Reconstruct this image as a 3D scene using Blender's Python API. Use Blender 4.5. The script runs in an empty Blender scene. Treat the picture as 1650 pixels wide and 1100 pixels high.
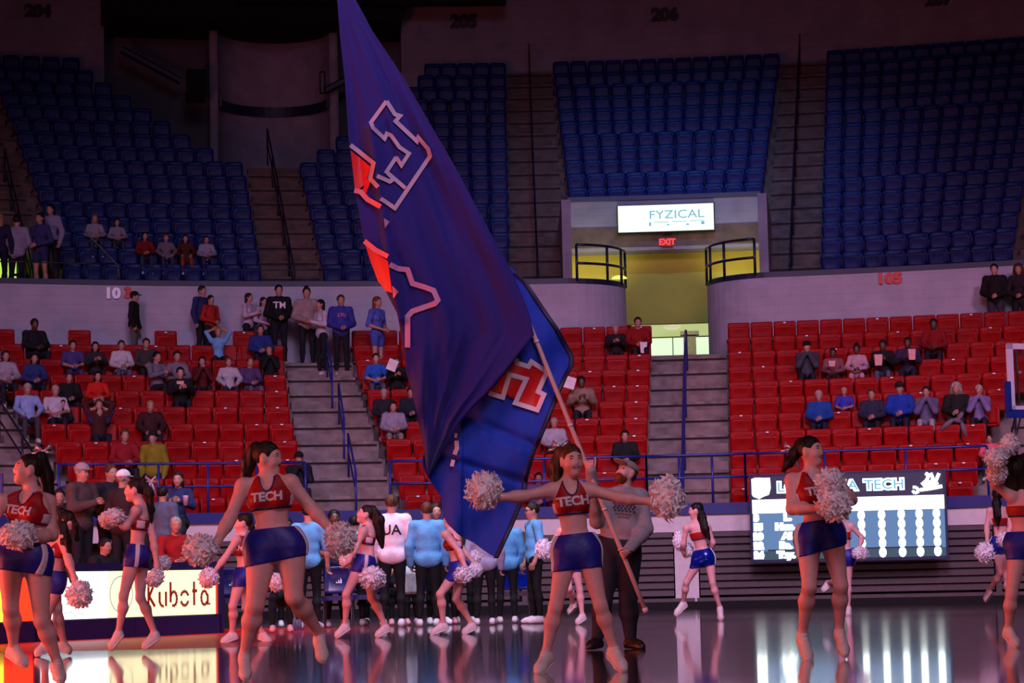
import bpy, bmesh, math, random
import numpy as np
from mathutils import Vector, Matrix, geometry

random.seed(7); RNG = np.random.default_rng(7)
S = bpy.context.scene
COL = S.collection
# ------------------------------------------------------------------ camera
FPX = 3800.0; CAMH = 0.68
_p = math.atan(381 / 3800.0); _t = 0.022
F_ = np.array([0, math.cos(_p), math.sin(_p)])
R0 = np.array([1.0, 0, 0]); U0 = np.array([0, -math.sin(_p), math.cos(_p)])
U_ = math.cos(_t) * U0 + math.sin(_t) * R0
R_ = math.cos(_t) * R0 - math.sin(_t) * U0
cam_d = bpy.data.cameras.new('camera'); cam = bpy.data.objects.new('camera', cam_d); COL.objects.link(cam)
cam_d.sensor_width = 36; cam_d.lens = 36 * FPX / 1650; cam_d.clip_end = 300
M = Matrix(((R_[0], U_[0], -F_[0], 0), (R_[1], U_[1], -F_[1], 0), (R_[2], U_[2], -F_[2], CAMH), (0, 0, 0, 1)))
cam.matrix_world = M
S.camera = cam
S.view_settings.view_transform = 'Standard'; S.view_settings.look = 'None'
S.view_settings.gamma = 1; S.view_settings.use_curve_mapping = False
S.view_settings.exposure = 0.0
# ------------------------------------------------------------------ light
w = bpy.data.worlds.new('arena_dark'); S.world = w; w.use_nodes = True
w.node_tree.nodes['Background'].inputs[0].default_value = (0.30, 0.22, 0.50, 1)
w.node_tree.nodes['Background'].inputs[1].default_value = 0.012

def area(name, loc, target, size, color, power, size_y=None, spread=180):
    d = bpy.data.lights.new(name, 'AREA'); d.color = color; d.energy = power; d.size = size
    if size_y: d.shape = 'RECTANGLE'; d.size_y = size_y
    d.spread = math.radians(spread)
    o = bpy.data.objects.new(name, d); COL.objects.link(o); o.location = loc
    o.rotation_euler = (Vector(target) - Vector(loc)).to_track_quat('-Z', 'Y').to_euler()
    return o
# house light left on over the court, dimmed to violet
area('house_light', (2, 12, 19), (1, 42, 1.0), 8, (0.97, 0.62, 1.0), 880, spread=60)
area('house_light', (3, 3, 13), (0, 21, 1.0), 5, (1.0, 0.70, 0.90), 170, spread=80)
area('house_light', (-12, 18, 19), (-8, 45, 4), 5, (0.75, 0.55, 1.0), 300, spread=54)
area('house_light', (16, 22, 17), (12, 48, 4), 5, (1.0, 0.50, 0.84), 380, spread=52)
area('house_light', (0, 22, 20), (1, 66, 12), 6, (0.60, 0.52, 1.0), 85, spread=70)
# a blue beam on the seats above the lit sign
area('stage_beam', (4, 44, 22.5), (5.2, 63.5, 11.2), .8, (0.08, 0.40, 0.95), 85, spread=34)
# red glow of the ribbon boards along the near side and the left baseline
area('ribbon_board_light', (-13, 17.0, 0.9), (1, 24, 0.6), 9, (1.0, 0.13, 0.08), 1500, 1.0)
area('ribbon_board_light', (-14, 27.5, 0.8), (0, 30, 0.6), 7, (1.0, 0.16, 0.10), 900, 0.9)
area('ribbon_board_light', (-3, -3.0, 1.1), (0, 18, 0.4), 9, (1.0, 0.38, 0.42), 350, 0.9)
# spot over the bench at the court edge
area('bench_light', (-1.5, 33.0, 12), (-2, 36, 0.8), 1.5, (0.75, 0.85, 1.0), 130, spread=50)

def proj(P):
    q = np.array(P, float) - [0, 0, CAMH]; d = q @ F_
    return 825 + FPX * (q @ R_) / d, 550 - FPX * (q @ U_) / d
def ray(px, py): return F_ + (px - 825) / FPX * R_ + (550 - py) / FPX * U_
def pix(px, py, Y):
    d = ray(px, py); t = Y / d[1]; P = t * d; P[2] += CAMH; return P
CX, CY = 1.3, 20.0
def ringhit(px, py, r):
    d = ray(px, py); a = d[0]**2 + d[1]**2; b = -2 * (d[0]*CX + d[1]*CY); c = CX*CX + CY*CY - r*r
    t = (-b + math.sqrt(b*b - 4*a*c)) / 2 / a; P = t * d; P[2] += CAMH; return P
def rp(r, phi, z): return np.array([CX + r * math.sin(phi), CY + r * math.cos(phi), z])
def phi_at(px, r, z):
    lo, hi = -1.2, 1.2
    for _ in range(40):
        m = (lo + hi) / 2
        if proj(rp(r, m, z))[0] < px: lo = m
        else: hi = m
    return (lo + hi) / 2
def phiof(P): return math.atan2(P[0] - CX, P[1] - CY)

# ------------------------------------------------------------------ materials
def lin(c): return tuple(((x / 12.92) if x <= .04045 else ((x + .055) / 1.055) ** 2.4) for x in c[:3]) + (1,)
MC = {}
def mat(name, c, rough=.6, spec=.5, metal=0, noise=.12, scale=8, bump=0, bscale=40, trans=0, stretch=None):
    if name in MC: return MC[name]
    m = bpy.data.materials.new(name); m.use_nodes = True; nt = m.node_tree; b = nt.nodes['Principled BSDF']
    c = lin(c)
    b.inputs['Base Color'].default_value = c; b.inputs['Roughness'].default_value = rough
    b.inputs['Metallic'].default_value = metal; b.inputs['Specular IOR Level'].default_value = spec
    tc = nt.nodes.new('ShaderNodeTexCoord')
    src = tc.outputs['Object']
    if stretch:
        mp = nt.nodes.new('ShaderNodeMapping'); mp.inputs['Scale'].default_value = stretch
        nt.links.new(src, mp.inputs[0]); src = mp.outputs[0]
    if noise:
        n = nt.nodes.new('ShaderNodeTexNoise'); n.inputs['Scale'].default_value = scale; n.inputs['Detail'].default_value = 4
        nt.links.new(src, n.inputs['Vector'])
        r = nt.nodes.new('ShaderNodeValToRGB')
        r.color_ramp.elements[0].color = tuple(x * (1 - noise * 1.6) for x in c[:3]) + (1,)
        r.color_ramp.elements[1].color = tuple(min(1, x * (1 + noise * 1.6)) for x in c[:3]) + (1,)
        r.color_ramp.elements[0].position = .3; r.color_ramp.elements[1].position = .7
        nt.links.new(n.outputs[0], r.inputs[0]); nt.links.new(r.outputs[0], b.inputs['Base Color'])
    if bump:
        n = nt.nodes.new('ShaderNodeTexNoise'); n.inputs['Scale'].default_value = bscale
        nt.links.new(src, n.inputs['Vector'])
        bp = nt.nodes.new('ShaderNodeBump'); bp.inputs['Strength'].default_value = bump; bp.inputs['Distance'].default_value = .02
        nt.links.new(n.outputs[0], bp.inputs['Height']); nt.links.new(bp.outputs[0], b.inputs['Normal'])
    if trans: b.inputs['Transmission Weight'].default_value = trans
    MC[name] = m; return m
def emat(name, c, st):
    if name in MC: return MC[name]
    m = bpy.data.materials.new(name); m.use_nodes = True; b = m.node_tree.nodes['Principled BSDF']
    b.inputs['Base Color'].default_value = (0.02, .02, .02, 1); b.inputs['Emission Color'].default_value = lin(c)
    b.inputs['Emission Strength'].default_value = st; MC[name] = m; return m

# ------------------------------------------------------------------ objects
def link(name, data=None, parent=None):
    o = bpy.data.objects.new(name, data); COL.objects.link(o)
    if parent: o.parent = parent
    return o
def tag(o, label=None, cat=None, group=None, kind=None):
    if label: o['label'] = label
    if cat: o['category'] = cat
    if group: o['group'] = group
    if kind: o['kind'] = kind
    return o
def mesh(name, V, Fc, m=None, smooth=False):
    me = bpy.data.meshes.new(name)
    me.from_pydata([tuple(map(float, v)) for v in V], [], Fc)
    if smooth:
        me.polygons.foreach_set('use_smooth', [True] * len(me.polygons))
    if m: me.materials.append(m)
    me.update(); return me
def fastmesh(name, V, Q, m=None):
    me = bpy.data.meshes.new(name)
    n = len(Q)
    me.vertices.add(len(V)); me.vertices.foreach_set('co', np.asarray(V, np.float32).ravel())
    me.loops.add(n * 4); me.loops.foreach_set('vertex_index', np.asarray(Q, np.int32).ravel())
    me.polygons.add(n); me.polygons.foreach_set('loop_start', np.arange(0, n * 4, 4, dtype=np.int32))
    me.polygons.foreach_set('use_smooth', np.ones(n, bool))
    if m: me.materials.append(m)
    me.update(calc_edges=True); me.validate(); return me
class MB:
    def __init__(s): s.V = []; s.F = []
    def add(s, V, Fc):
        o = len(s.V); s.V += [tuple(map(float, v)) for v in V]; s.F += [tuple(i + o for i in f) for f in Fc]; return s
    def box(s, c, d, M3=None):
        c = np.array(c, float); d = np.array(d, float) / 2
        V = []
        for x in (-1, 1):
            for y in (-1, 1):
                for z in (-1, 1):
                    v = np.array([x, y, z]) * d
                    if M3 is not None: v = M3 @ v
                    V.append(c + v)
        return s.add(V, [(0, 1, 3, 2), (4, 6, 7, 5), (0, 4, 5, 1), (2, 3, 7, 6), (0, 2, 6, 4), (1, 5, 7, 3)])
    def tube(s, P, r, n=8, cap=True):
        P = [np.array(p, float) for p in P]; r = list(r) if hasattr(r, '__len__') else [r] * len(P)
        V = []; prev = None
        for i, p in enumerate(P):
            t = P[min(i + 1, len(P) - 1)] - P[max(i - 1, 0)]; t = t / (np.linalg.norm(t) + 1e-9)
            a = np.array([0, 0, 1.0]) if abs(t[2]) < .9 else np.array([1.0, 0, 0])
            if prev is not None: a = prev
            x = a - t * (a @ t); x /= np.linalg.norm(x) + 1e-9; prev = x
            y = np.cross(t, x)
            for k in range(n):
                an = 2 * math.pi * k / n
                V.append(p + r[i] * (math.cos(an) * x + math.sin(an) * y))
        Fc = []
        for i in range(len(P) - 1):
            for k in range(n):
                Fc.append((i*n + k, i*n + (k+1) % n, (i+1)*n + (k+1) % n, (i+1)*n + k))
        if cap:
            o2 = (len(P)-1)*n
            for k in range(1, n//2):
                Fc += [(0, 2*k+1, 2*k, 2*k-1), (o2, o2+2*k-1, o2+2*k, o2+2*k+1)]
        return s.add(V, Fc)
    def arc(s, r0, r1, z0, z1, p0, p1, n=None):
        n = n or max(1, int(abs(p1 - p0) * r0 / .8))
        V = []
        for i in range(n + 1):
            p = p0 + (p1 - p0) * i / n
            V += [rp(r0, p, z0), rp(r1, p, z0), rp(r1, p, z1), rp(r0, p, z1)]
        Fc = []
        for i in range(n):
            a = 4 * i; b = a + 4
            for k in range(4): Fc.append((a + k, b + k, b + (k+1) % 4, a + (k+1) % 4))
        Fc += [(0, 1, 2, 3), (4*n + 3, 4*n + 2, 4*n + 1, 4*n)]
        return s.add(V, Fc)
    def build(s, name, m, parent=None, smooth=False):
        return link(name, mesh(name, s.V, s.F, m, smooth), parent)

def roundbox(name, w_, h, t, rad=.06, bend=0, lean=0, inset=.03, dish=.012, seg=4, m=None):
    """rounded panel standing in x-z, front towards -y, dished on the front"""
    out = []
    for cx, cz, a0 in ((w_/2 - rad, h - rad, 0), (-w_/2 + rad, h - rad, 90), (-w_/2 + rad, rad, 180), (w_/2 - rad, rad, 270)):
        for k in range(seg + 1):
            a = math.radians(a0 + 90 * k / seg); out.append((cx + rad * math.cos(a), cz + rad * math.sin(a)))
    n = len(out)
    def lay(sc, y):
        return [(x * (1 - sc / (w_/2)), y - bend * x * x + lean * z, h/2 + (z - h/2) * (1 - sc / (h/2))) for x, z in out]
    V = lay(.012, t/2) + lay(0, t/2 - .012) + lay(0, -t/2 + .012) + lay(.012, -t/2) + lay(inset, -t/2) + lay(inset + .02, -t/2 + dish)
    L = 6; Fc = []
    for i in range(L - 1):
        for k in range(n): Fc.append((i*n + k, (i+1)*n + k, (i+1)*n + (k+1) % n, i*n + (k+1) % n))
    # caps as strips
    def cap(o, rev):
        for k in range(n // 2 - 1):
            q = (o + k, o + k + 1, o + n - 2 - k, o + n - 1 - k)
            Fc.append(q if rev else q[::-1])
    cap(0, True); cap((L-1)*n, False)
    return mesh(name, V, Fc, m, True)

ORD = ['zeroth', 'first', 'second', 'third', 'fourth', 'fifth', 'sixth', 'seventh', 'eighth', 'ninth', 'tenth', 'eleventh', 'twelfth',
       'thirteenth', 'fourteenth', 'fifteenth', 'sixteenth', 'seventeenth', 'eighteenth', 'nineteenth', 'twentieth']

# ------------------------------------------------------------------ signed distance figures
def cone(a, b, ra, rb): return ('c', np.array(a, float), np.array(b, float), ra, rb)
def ell(c, A, r): return ('e', np.array(c, float), np.array(A, float), np.array(r, float))
def sph(c, r): return ('c', np.array(c, float), np.array(c, float) + [0, 0, 1e-4], r, r)
def pd(pr, P, inf=0.0):
    if pr[0] == 'c':
        _, a, b, ra, rb = pr; ba = b - a; L = ba @ ba
        pa = P - a; h = np.clip(pa @ ba / L, 0, 1)
        d = np.linalg.norm(pa - h[..., None] * ba, axis=-1) - (ra + (rb - ra) * h)
        return d - inf
    _, c, A, r = pr; q = (P - c) @ A.T; k0 = np.linalg.norm(q / r, axis=-1); k1 = np.linalg.norm(q / (r * r), axis=-1) + 1e-9
    return k0 * (k0 - 1) / k1 - inf
def pbb(pr):
    if pr[0] == 'c':
        _, a, b, ra, rb = pr; R = max(ra, rb); return np.minimum(a, b) - R, np.maximum(a, b) + R
    _, c, A, r = pr; e = np.abs(A.T) @ r; return c - e, c + e
def sdf_at(prims, P, inf=0.0, k=.03):
    d = np.full(P.shape[:-1], 1.0)
    for pr in prims:
        e = pd(pr, P, inf); h = np.clip(.5 + .5 * (d - e) / k, 0, 1); d = d + (e - d) * h - k * h * (1 - h)
    return d
def surf(prims, res, inf=0.0, k=.03, clip=None):
    """one continuous surface around the primitives (surface nets)"""
    bb = [pbb(p) for p in prims]; lo = np.min([b[0] for b in bb], 0) - inf - 2*res - k*.3; hi = np.max([b[1] for b in bb], 0) + inf + 2*res + k*.3
    n = np.ceil((hi - lo) / res).astype(int) + 1
    ax = [lo[i] + res * np.arange(n[i]) for i in range(3)]
    D = np.full(tuple(n), 0.5)
    for pr, (a, b) in zip(prims, bb):
        m_ = k + inf + 2*res
        i0 = np.maximum(0, np.floor((a - m_ - lo) / res).astype(int)); i1 = np.minimum(n, np.ceil((b + m_ - lo) / res).astype(int) + 1)
        sl = tuple(slice(i0[i], i1[i]) for i in range(3))
        P = np.stack(np.meshgrid(ax[0][sl[0]], ax[1][sl[1]], ax[2][sl[2]], indexing='ij'), -1)
        e = pd(pr, P, inf); d = D[sl]
        h = np.clip(.5 + .5 * (d - e) / k, 0, 1); D[sl] = d + (e - d) * h - k * h * (1 - h)
    if clip is not None:
        P = np.stack(np.meshgrid(*ax, indexing='ij'), -1); D = np.maximum(D, clip(P))
    ins = D < 0
    c = np.zeros(tuple(n - 1), int)
    for dx in (0, 1):
        for dy in (0, 1):
            for dz in (0, 1): c += ins[dx:n[0]-1+dx, dy:n[1]-1+dy, dz:n[2]-1+dz]
    act = (c > 0) & (c < 8); I = np.argwhere(act)
    if len(I) == 0: return np.zeros((0, 3)), np.zeros((0, 4), int)
    idx = np.full(tuple(n - 1), -1); idx[tuple(I.T)] = np.arange(len(I))
    acc = np.zeros((len(I), 3)); cnt = np.zeros(len(I))
    for axn in range(3):
        o1, o2 = [(1, 2), (0, 2), (0, 1)][axn]
        for a in (0, 1):
            for b in (0, 1):
                s0 = np.zeros(3, int); s0[o1] = a; s0[o2] = b; s1 = s0.copy(); s1[axn] = 1
                A0 = D[tuple((I + s0).T)]; A1 = D[tuple((I + s1).T)]
                cr = (A0 < 0) != (A1 < 0); t = np.where(cr, A0 / np.where(cr, A0 - A1, 1), 0)
                p = np.tile(s0.astype(float), (len(I), 1)); p[:, axn] = t
                acc += p * cr[:, None]; cnt += cr
    V = lo + res * (I + acc / cnt[:, None])
    Q = []
    for axn in range(3):
        sl0 = [slice(None)] * 3; sl1 = [slice(None)] * 3; sl0[axn] = slice(0, -1); sl1[axn] = slice(1, None)
        A0 = ins[tuple(sl0)]; A1 = ins[tuple(sl1)]
        E = np.argwhere(A0 != A1); o1, o2 = [(1, 2), (2, 0), (0, 1)][axn]
        ok = (E[:, o1] > 0) & (E[:, o2] > 0) & (E[:, o1] < n[o1]-1) & (E[:, o2] < n[o2]-1); E = E[ok]
        if not len(E): continue
        e1 = np.zeros(3, int); e1[o1] = 1; e2 = np.zeros(3, int); e2[o2] = 1
        q = np.stack([idx[tuple((E - e1 - e2).T)], idx[tuple((E - e2).T)], idx[tuple(E.T)], idx[tuple((E - e1).T)]], 1)
        fl = A0[tuple(E.T)] == False
        q[fl] = q[fl][:, ::-1]; Q.append(q)
    return V, np.concatenate(Q)
def nrm(v): v = np.array(v, float); return v / (np.linalg.norm(v) + 1e-9)

def hand(mb, W, d, side, curl=.6, sc=1.0):
    """palm and five curled fingers; d forearm direction, side points to the thumb"""
    d = nrm(d); side = nrm(np.array(side) - d * (np.array(side) @ d)); nn = np.cross(d, side)
    for j in range(4):
        b = W + d * .075 * sc + side * (.027 - .018 * j) * sc
        L = (.072, .08, .075, .058)[j] * sc; P = [W + d * .045 * sc + side * (.02 - .013 * j) * sc, b]; a = 0
        for q in range(3):
            a += curl * (.55, .9, .7)[q]
            P.append(P[-1] + (d * math.cos(a) + nn * math.sin(a)) * L / 3 * 1.05)
        mb.tube(P, [.009*sc, .009*sc, .0085*sc, .008*sc, .006*sc], 6)
    t0 = W + d * .025 * sc + side * .02 * sc
    mb.tube([t0, t0 + (side * .8 + d * .5) * .028 * sc, t0 + (side * .9 + d * 1.5 + nn * curl * .5) * .032 * sc, t0 + (side * .8 + d * 2.3 + nn * curl) * .034 * sc],
            [.012*sc, .0115*sc, .01*sc, .007*sc], 6)

def build_figure(J, yaw=0, head=(0, 0, 0), w=1.0, leg=1.0, arm=1.0, female=True, sc=1.0, curl=.7, hsc=1.0):
    """J: joints in metres; returns dict of primitive groups and frames"""
    G = {}
    N = J['neck']; P = J['pel']; up = nrm(N - P); L = np.linalg.norm(N - P)
    u = np.array([math.cos(yaw), math.sin(yaw), 0]); u = nrm(u - up * (u @ up)); fw = np.cross(u, up) * 1.0
    if fw @ np.array([math.sin(yaw), -math.cos(yaw), 0]) < 0: fw = -fw
    A = np.array([u, up, fw]); G['A'] = A; G['P'] = P; G['L'] = L
    def at(a, v, f): return P + u * a + up * v + fw * f
    s = sc
    sl, sr = J['shL'], J['shR']
    rib = ell(at(0, .69*L, -.005*s), A, (.142*w*s, .165*s, .1*w*s)); waist = ell(at(0, .36*L, 0), A, (.106*w*s, .15*s, .078*w*s) if female else (.138*w*s, .16*s, .10*w*s))
    pel = ell(at(0, .04*L, -.005*s), A, (.155*w*s, .12*s, .105*w*s))
    clav = cone(sl*.93 + sr*.07, sr*.93 + sl*.07, .044*s, .044*s)
    G['torso'] = [rib, waist, pel, clav, cone(N, sl*.7 + N*.3, .045*s, .035*s), cone(N, sr*.7 + N*.3, .045*s, .035*s)]
    if female: G['torso'] += [sph(at(.066*w*s, .66*L, .062*w*s), .058*w*s), sph(at(-.066*w*s, .66*L, .062*w*s), .058*w*s)]
    gl = (.045, .085) if female else (.022, .082)
    G['torso'] += [sph(at(.07*w*s, -.03*L, -gl[0]*s), gl[1]*w*s), sph(at(-.07*w*s, -.03*L, -gl[0]*s), gl[1]*w*s)]
    # head
    hy, hp, hr = head; hf = np.array([math.sin(hy) * math.cos(hp), -math.cos(hy) * math.cos(hp), math.sin(hp)])
    hu = np.array([math.cos(hy), math.sin(hy), 0]); hup = nrm(np.cross(hf, hu)); hup = hup if hup[2] > 0 else -hup
    hup = nrm(hup + hu * hr); hu = nrm(hu - hup * (hu @ hup)); HA = np.array([hu, hup, hf]); H = J['head']; q = s * hsc
    G['HA'] = HA; G['H'] = H; G['q'] = q
    def hat(a, v, f): return H + hu * a * q + hup * v * q + hf * f * q
    G['hat'] = hat
    G['headp'] = [ell(hat(0, .025, -.012), HA, (.072*q, .088*q, .09*q)), ell(hat(0, -.035, .022), HA, (.056*q, .075*q, .066*q)),
                  sph(hat(0, -.092, .058), .022*q), cone(hat(0, .012, .082), hat(0, -.02, .094), .008*q, .0115*q), ell(hat(0, .03, .07), HA, (.045*q, .012*q, .016*q)),
                  ell(hat(.073, -.005, -.005), HA, (.01*q, .03*q, .018*q)), ell(hat(-.073, -.005, -.005), HA, (.01*q, .03*q, .018*q)),
                  ell(hat(.036, -.03, .06), HA, (.02*q, .018*q, .02*q)), ell(hat(-.036, -.03, .06), HA, (.02*q, .018*q, .02*q))]
    G['neck'] = [cone(N - up*.02*s, H - hup*.05*q - hf*.025*q, (.05 if female else .06)*s, (.046 if female else .056)*s)]
    a_ = arm * s
    G['armU'] = []; G['armF'] = []; G['legs'] = []; G['thighs'] = []; G['hands'] = []
    mb = MB()
    for X in 'LR':
        sh, e, h = J['sh'+X], J['el'+X], J['ha'+X]
        G['armU'] += [sph(sh, .05*a_), cone(sh, e, .046*a_, .037*a_)]
        d = nrm(h - e)
        G['armF'] += [cone(e, e + (h-e)*.3, .037*a_, .039*a_), cone(e + (h-e)*.3, h, .039*a_, .026*a_)]
        side = J.get('th'+X, np.array([0, 0, 1.0]) if abs(d[2]) < .8 else np.array([0, -1.0, 0]))
        sd = nrm(np.array(side) - d * (np.array(side) @ d))
        G['hands'] += [cone(h, h + d*.06*s + sd*.018*s, .024*s, .02*s), cone(h, h + d*.06*s - sd*.018*s, .024*s, .018*s)]
        hand(mb, h, d, sd, curl, s)
        hi, kn, an = J['hip'+X], J['kn'+X], J['an'+X]; l_ = leg * s
        bk = -np.cross(u, nrm(kn - an)); bk = bk if bk @ fw < 0 else -bk
        G['thighs'] += [cone(hi, kn, .090*l_, .0475*l_)]
        G['legs'] += [cone(kn, kn*.68 + an*.32 + bk*.012*s, .044*l_, .054*l_), cone(kn*.68 + an*.32 + bk*.012*s, an, .052*l_, .029*(.5*l_+.5*s))]
    G['fingers'] = mb
    return G

def part_thighs(G, fr): return [cone(c[1], c[1]*(1-fr) + c[2]*fr, c[3], c[3] + (c[4]-c[3])*fr) for c in G['thighs']]
def shoe_prims(an, toe, s=1.0, heel=None):
    d = nrm(toe - an); L = np.linalg.norm(toe - an)
    # foot frame: long axis from heel to toe
    heel = heel if heel is not None else an + np.array([0, 0, -.055*s]) - np.array([d[0], d[1], 0]) * .035*s
    ax = nrm(toe - heel); sd = nrm(np.cross(ax, [0, 0, 1.0])) if abs(ax[2]) < .95 else np.array([1.0, 0, 0])
    n = np.cross(sd, ax); n = n if n @ (an - heel) > 0 else -n
    ball = heel + ax * np.linalg.norm(toe - heel) * .72
    pr = [sph(heel + n*.012*s, .038*s), cone(heel + n*.01*s, ball + n*.006*s, .038*s, .042*s), cone(ball + n*.006*s, toe - ax*.02*s, .042*s, .031*s),
          cone(heel + n*.02*s, heel*.35 + an*.65, .038*s, .040*s), cone(an, ball + n*.02*s, .034*s, .03*s)]
    p0 = heel - n*.026*s
    return pr, (lambda Q: -((Q - p0) @ n)), (heel, toe, n, sd, ax, p0)
# ================================================================== the setting
def lower_r(k): return 28.3 + .93 * k          # seat back radius of lower row k
def lower_z(k): return 1.57 + .435 * k         # tread height
def upper_r(k): return 40.5 + .66 * k
def upper_z(k): return 7.58 + .5 * k
PL, PR = -.62, .62                              # angular extent of the bowl that is built

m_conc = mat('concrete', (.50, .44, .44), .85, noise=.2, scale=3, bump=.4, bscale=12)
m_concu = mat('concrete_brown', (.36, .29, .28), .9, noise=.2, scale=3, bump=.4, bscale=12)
m_block = mat('painted_block', (.66, .64, .72), .7, noise=.06, scale=2)
def blockify(m, sx, sy):
    nt = m.node_tree; b = nt.nodes['Principled BSDF']
    tc = nt.nodes.new('ShaderNodeTexCoord'); sp = nt.nodes.new('ShaderNodeSeparateXYZ'); nt.links.new(tc.outputs['Object'], sp.inputs[0])
    at = nt.nodes.new('ShaderNodeMath'); at.operation = 'ARCTAN2'
    ax = nt.nodes.new('ShaderNodeMath'); ax.operation = 'SUBTRACT'; ax.inputs[1].default_value = CX
    ay = nt.nodes.new('ShaderNodeMath'); ay.operation = 'SUBTRACT'; ay.inputs[1].default_value = CY
    nt.links.new(sp.outputs[0], ax.inputs[0]); nt.links.new(sp.outputs[1], ay.inputs[0])
    nt.links.new(ax.outputs[0], at.inputs[0]); nt.links.new(ay.outputs[0], at.inputs[1])
    mu = nt.nodes.new('ShaderNodeMath'); mu.operation = 'MULTIPLY'; mu.inputs[1].default_value = sx; nt.links.new(at.outputs[0], mu.inputs[0])
    mz = nt.nodes.new('ShaderNodeMath'); mz.operation = 'MULTIPLY'; mz.inputs[1].default_value = sy; nt.links.new(sp.outputs[2], mz.inputs[0])
    cb = nt.nodes.new('ShaderNodeCombineXYZ'); nt.links.new(mu.outputs[0], cb.inputs[0]); nt.links.new(mz.outputs[0], cb.inputs[1])
    br = nt.nodes.new('ShaderNodeTexBrick'); br.inputs['Scale'].default_value = 1; br.inputs['Mortar Size'].default_value = .012
    br.inputs['Brick Width'].default_value = 1; br.inputs['Row Height'].default_value = .5
    nt.links.new(cb.outputs[0], br.inputs['Vector'])
    bp = nt.nodes.new('ShaderNodeBump'); bp.inputs['Strength'].default_value = .6; bp.inputs['Distance'].default_value = .02; bp.invert = True
    nt.links.new(br.outputs['Fac'], bp.inputs['Height']); nt.links.new(bp.outputs[0], b.inputs['Normal'])
blockify(m_block, 95, 2.4)
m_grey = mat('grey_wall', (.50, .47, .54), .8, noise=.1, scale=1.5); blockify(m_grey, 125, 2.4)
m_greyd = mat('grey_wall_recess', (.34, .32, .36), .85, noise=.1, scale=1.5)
m_blue = mat('blue_paint', (.07, .11, .44), .4, noise=.06)
m_navy = mat('dark_blue_cap', (.09, .10, .26), .5, noise=.06)
m_dark = mat('dark_void', (.05, .04, .05), .9, noise=0)
m_slat = mat('louver_grey', (.30, .25, .27), .5, noise=.08)
m_olive = mat('olive_yellow_paint', (.68, .62, .22), .8, noise=.07, scale=1)
m_white = mat('white_paint', (.80, .76, .78), .5, noise=.04)

# floor -----------------------------------------------------------------
def floor_material():
    m = mat('court_lacquer', (.17, .09, .11), .12, .6, noise=0)
    nt = m.node_tree; b = nt.nodes['Principled BSDF']
    tc = nt.nodes.new('ShaderNodeTexCoord'); sp = nt.nodes.new('ShaderNodeSeparateXYZ'); nt.links.new(tc.outputs['Object'], sp.inputs[0])
    mp = nt.nodes.new('ShaderNodeMapping'); mp.inputs['Scale'].default_value = (2.2, 9, 1); nt.links.new(tc.outputs['Object'], mp.inputs[0])
    n = nt.nodes.new('ShaderNodeTexNoise'); n.inputs['Scale'].default_value = 1.2; n.inputs['Detail'].default_value = 5; nt.links.new(mp.outputs[0], n.inputs['Vector'])
    bp = nt.nodes.new('ShaderNodeBump'); bp.inputs['Strength'].default_value = .25; bp.inputs['Distance'].default_value = .004
    nt.links.new(n.outputs[0], bp.inputs['Height']); nt.links.new(bp.outputs[0], b.inputs['Normal'])
    b.inputs['Coat Weight'].default_value = .6; b.inputs['Coat Roughness'].default_value = .045
    # painted red apron beyond the side line, dark wood inside it
    g = nt.nodes.new('ShaderNodeMath'); g.operation = 'GREATER_THAN'; g.inputs[1].default_value = 25.7; nt.links.new(sp.outputs[1], g.inputs[0])
    l = nt.nodes.new('ShaderNodeMath'); l.operation = 'LESS_THAN'; l.inputs[1].default_value = 36.5; nt.links.new(sp.outputs[1], l.inputs[0])
    x = nt.nodes.new('ShaderNodeMapRange'); x.inputs['From Min'].default_value = -3.9; x.inputs['From Max'].default_value = -1.5; x.inputs['To Min'].default_value = 1; x.inputs['To Max'].default_value = 0; nt.links.new(sp.outputs[0], x.inputs[0])
    m1 = nt.nodes.new('ShaderNodeMath'); m1.operation = 'MULTIPLY'; nt.links.new(g.outputs[0], m1.inputs[0]); nt.links.new(l.outputs[0], m1.inputs[1])
    m2 = nt.nodes.new('ShaderNodeMath'); m2.operation = 'MULTIPLY'; nt.links.new(m1.outputs[0], m2.inputs[0]); nt.links.new(x.outputs[0], m2.inputs[1])
    mx = nt.nodes.new('ShaderNodeMix'); mx.data_type = 'RGBA'
    mx.inputs[6].default_value = lin((.22, .12, .15)); mx.inputs[7].default_value = lin((.85, .05, .08))
    inv = nt.nodes.new('ShaderNodeMapRange'); inv.inputs['To Min'].default_value = .6; inv.inputs['To Max'].default_value = .12; nt.links.new(m2.outputs[0], inv.inputs[0]); nt.links.new(inv.outputs[0], b.inputs['Coat Weight'])
    rg = nt.nodes.new('ShaderNodeMapRange'); rg.inputs['To Min'].default_value = .12; rg.inputs['To Max'].default_value = .42; nt.links.new(m2.outputs[0], rg.inputs[0]); nt.links.new(rg.outputs[0], b.inputs['Roughness'])
    sq = nt.nodes.new('ShaderNodeMapRange'); sq.inputs['To Min'].default_value = .6; sq.inputs['To Max'].default_value = .15; nt.links.new(m2.outputs[0], sq.inputs[0]); nt.links.new(sq.outputs[0], b.inputs['Specular IOR Level'])
    nt.links.new(m2.outputs[0], mx.inputs[0]); nt.links.new(mx.outputs[2], b.inputs['Base Color'])
    return m
MB().box((0, 25, -.05), (90, 110, .1)).build('floor', floor_material())['kind'] = 'structure'
MB().box((0, 30, 24.2), (110, 120, .3)).build('ceiling', m_dark)['kind'] = 'structure'
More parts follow.
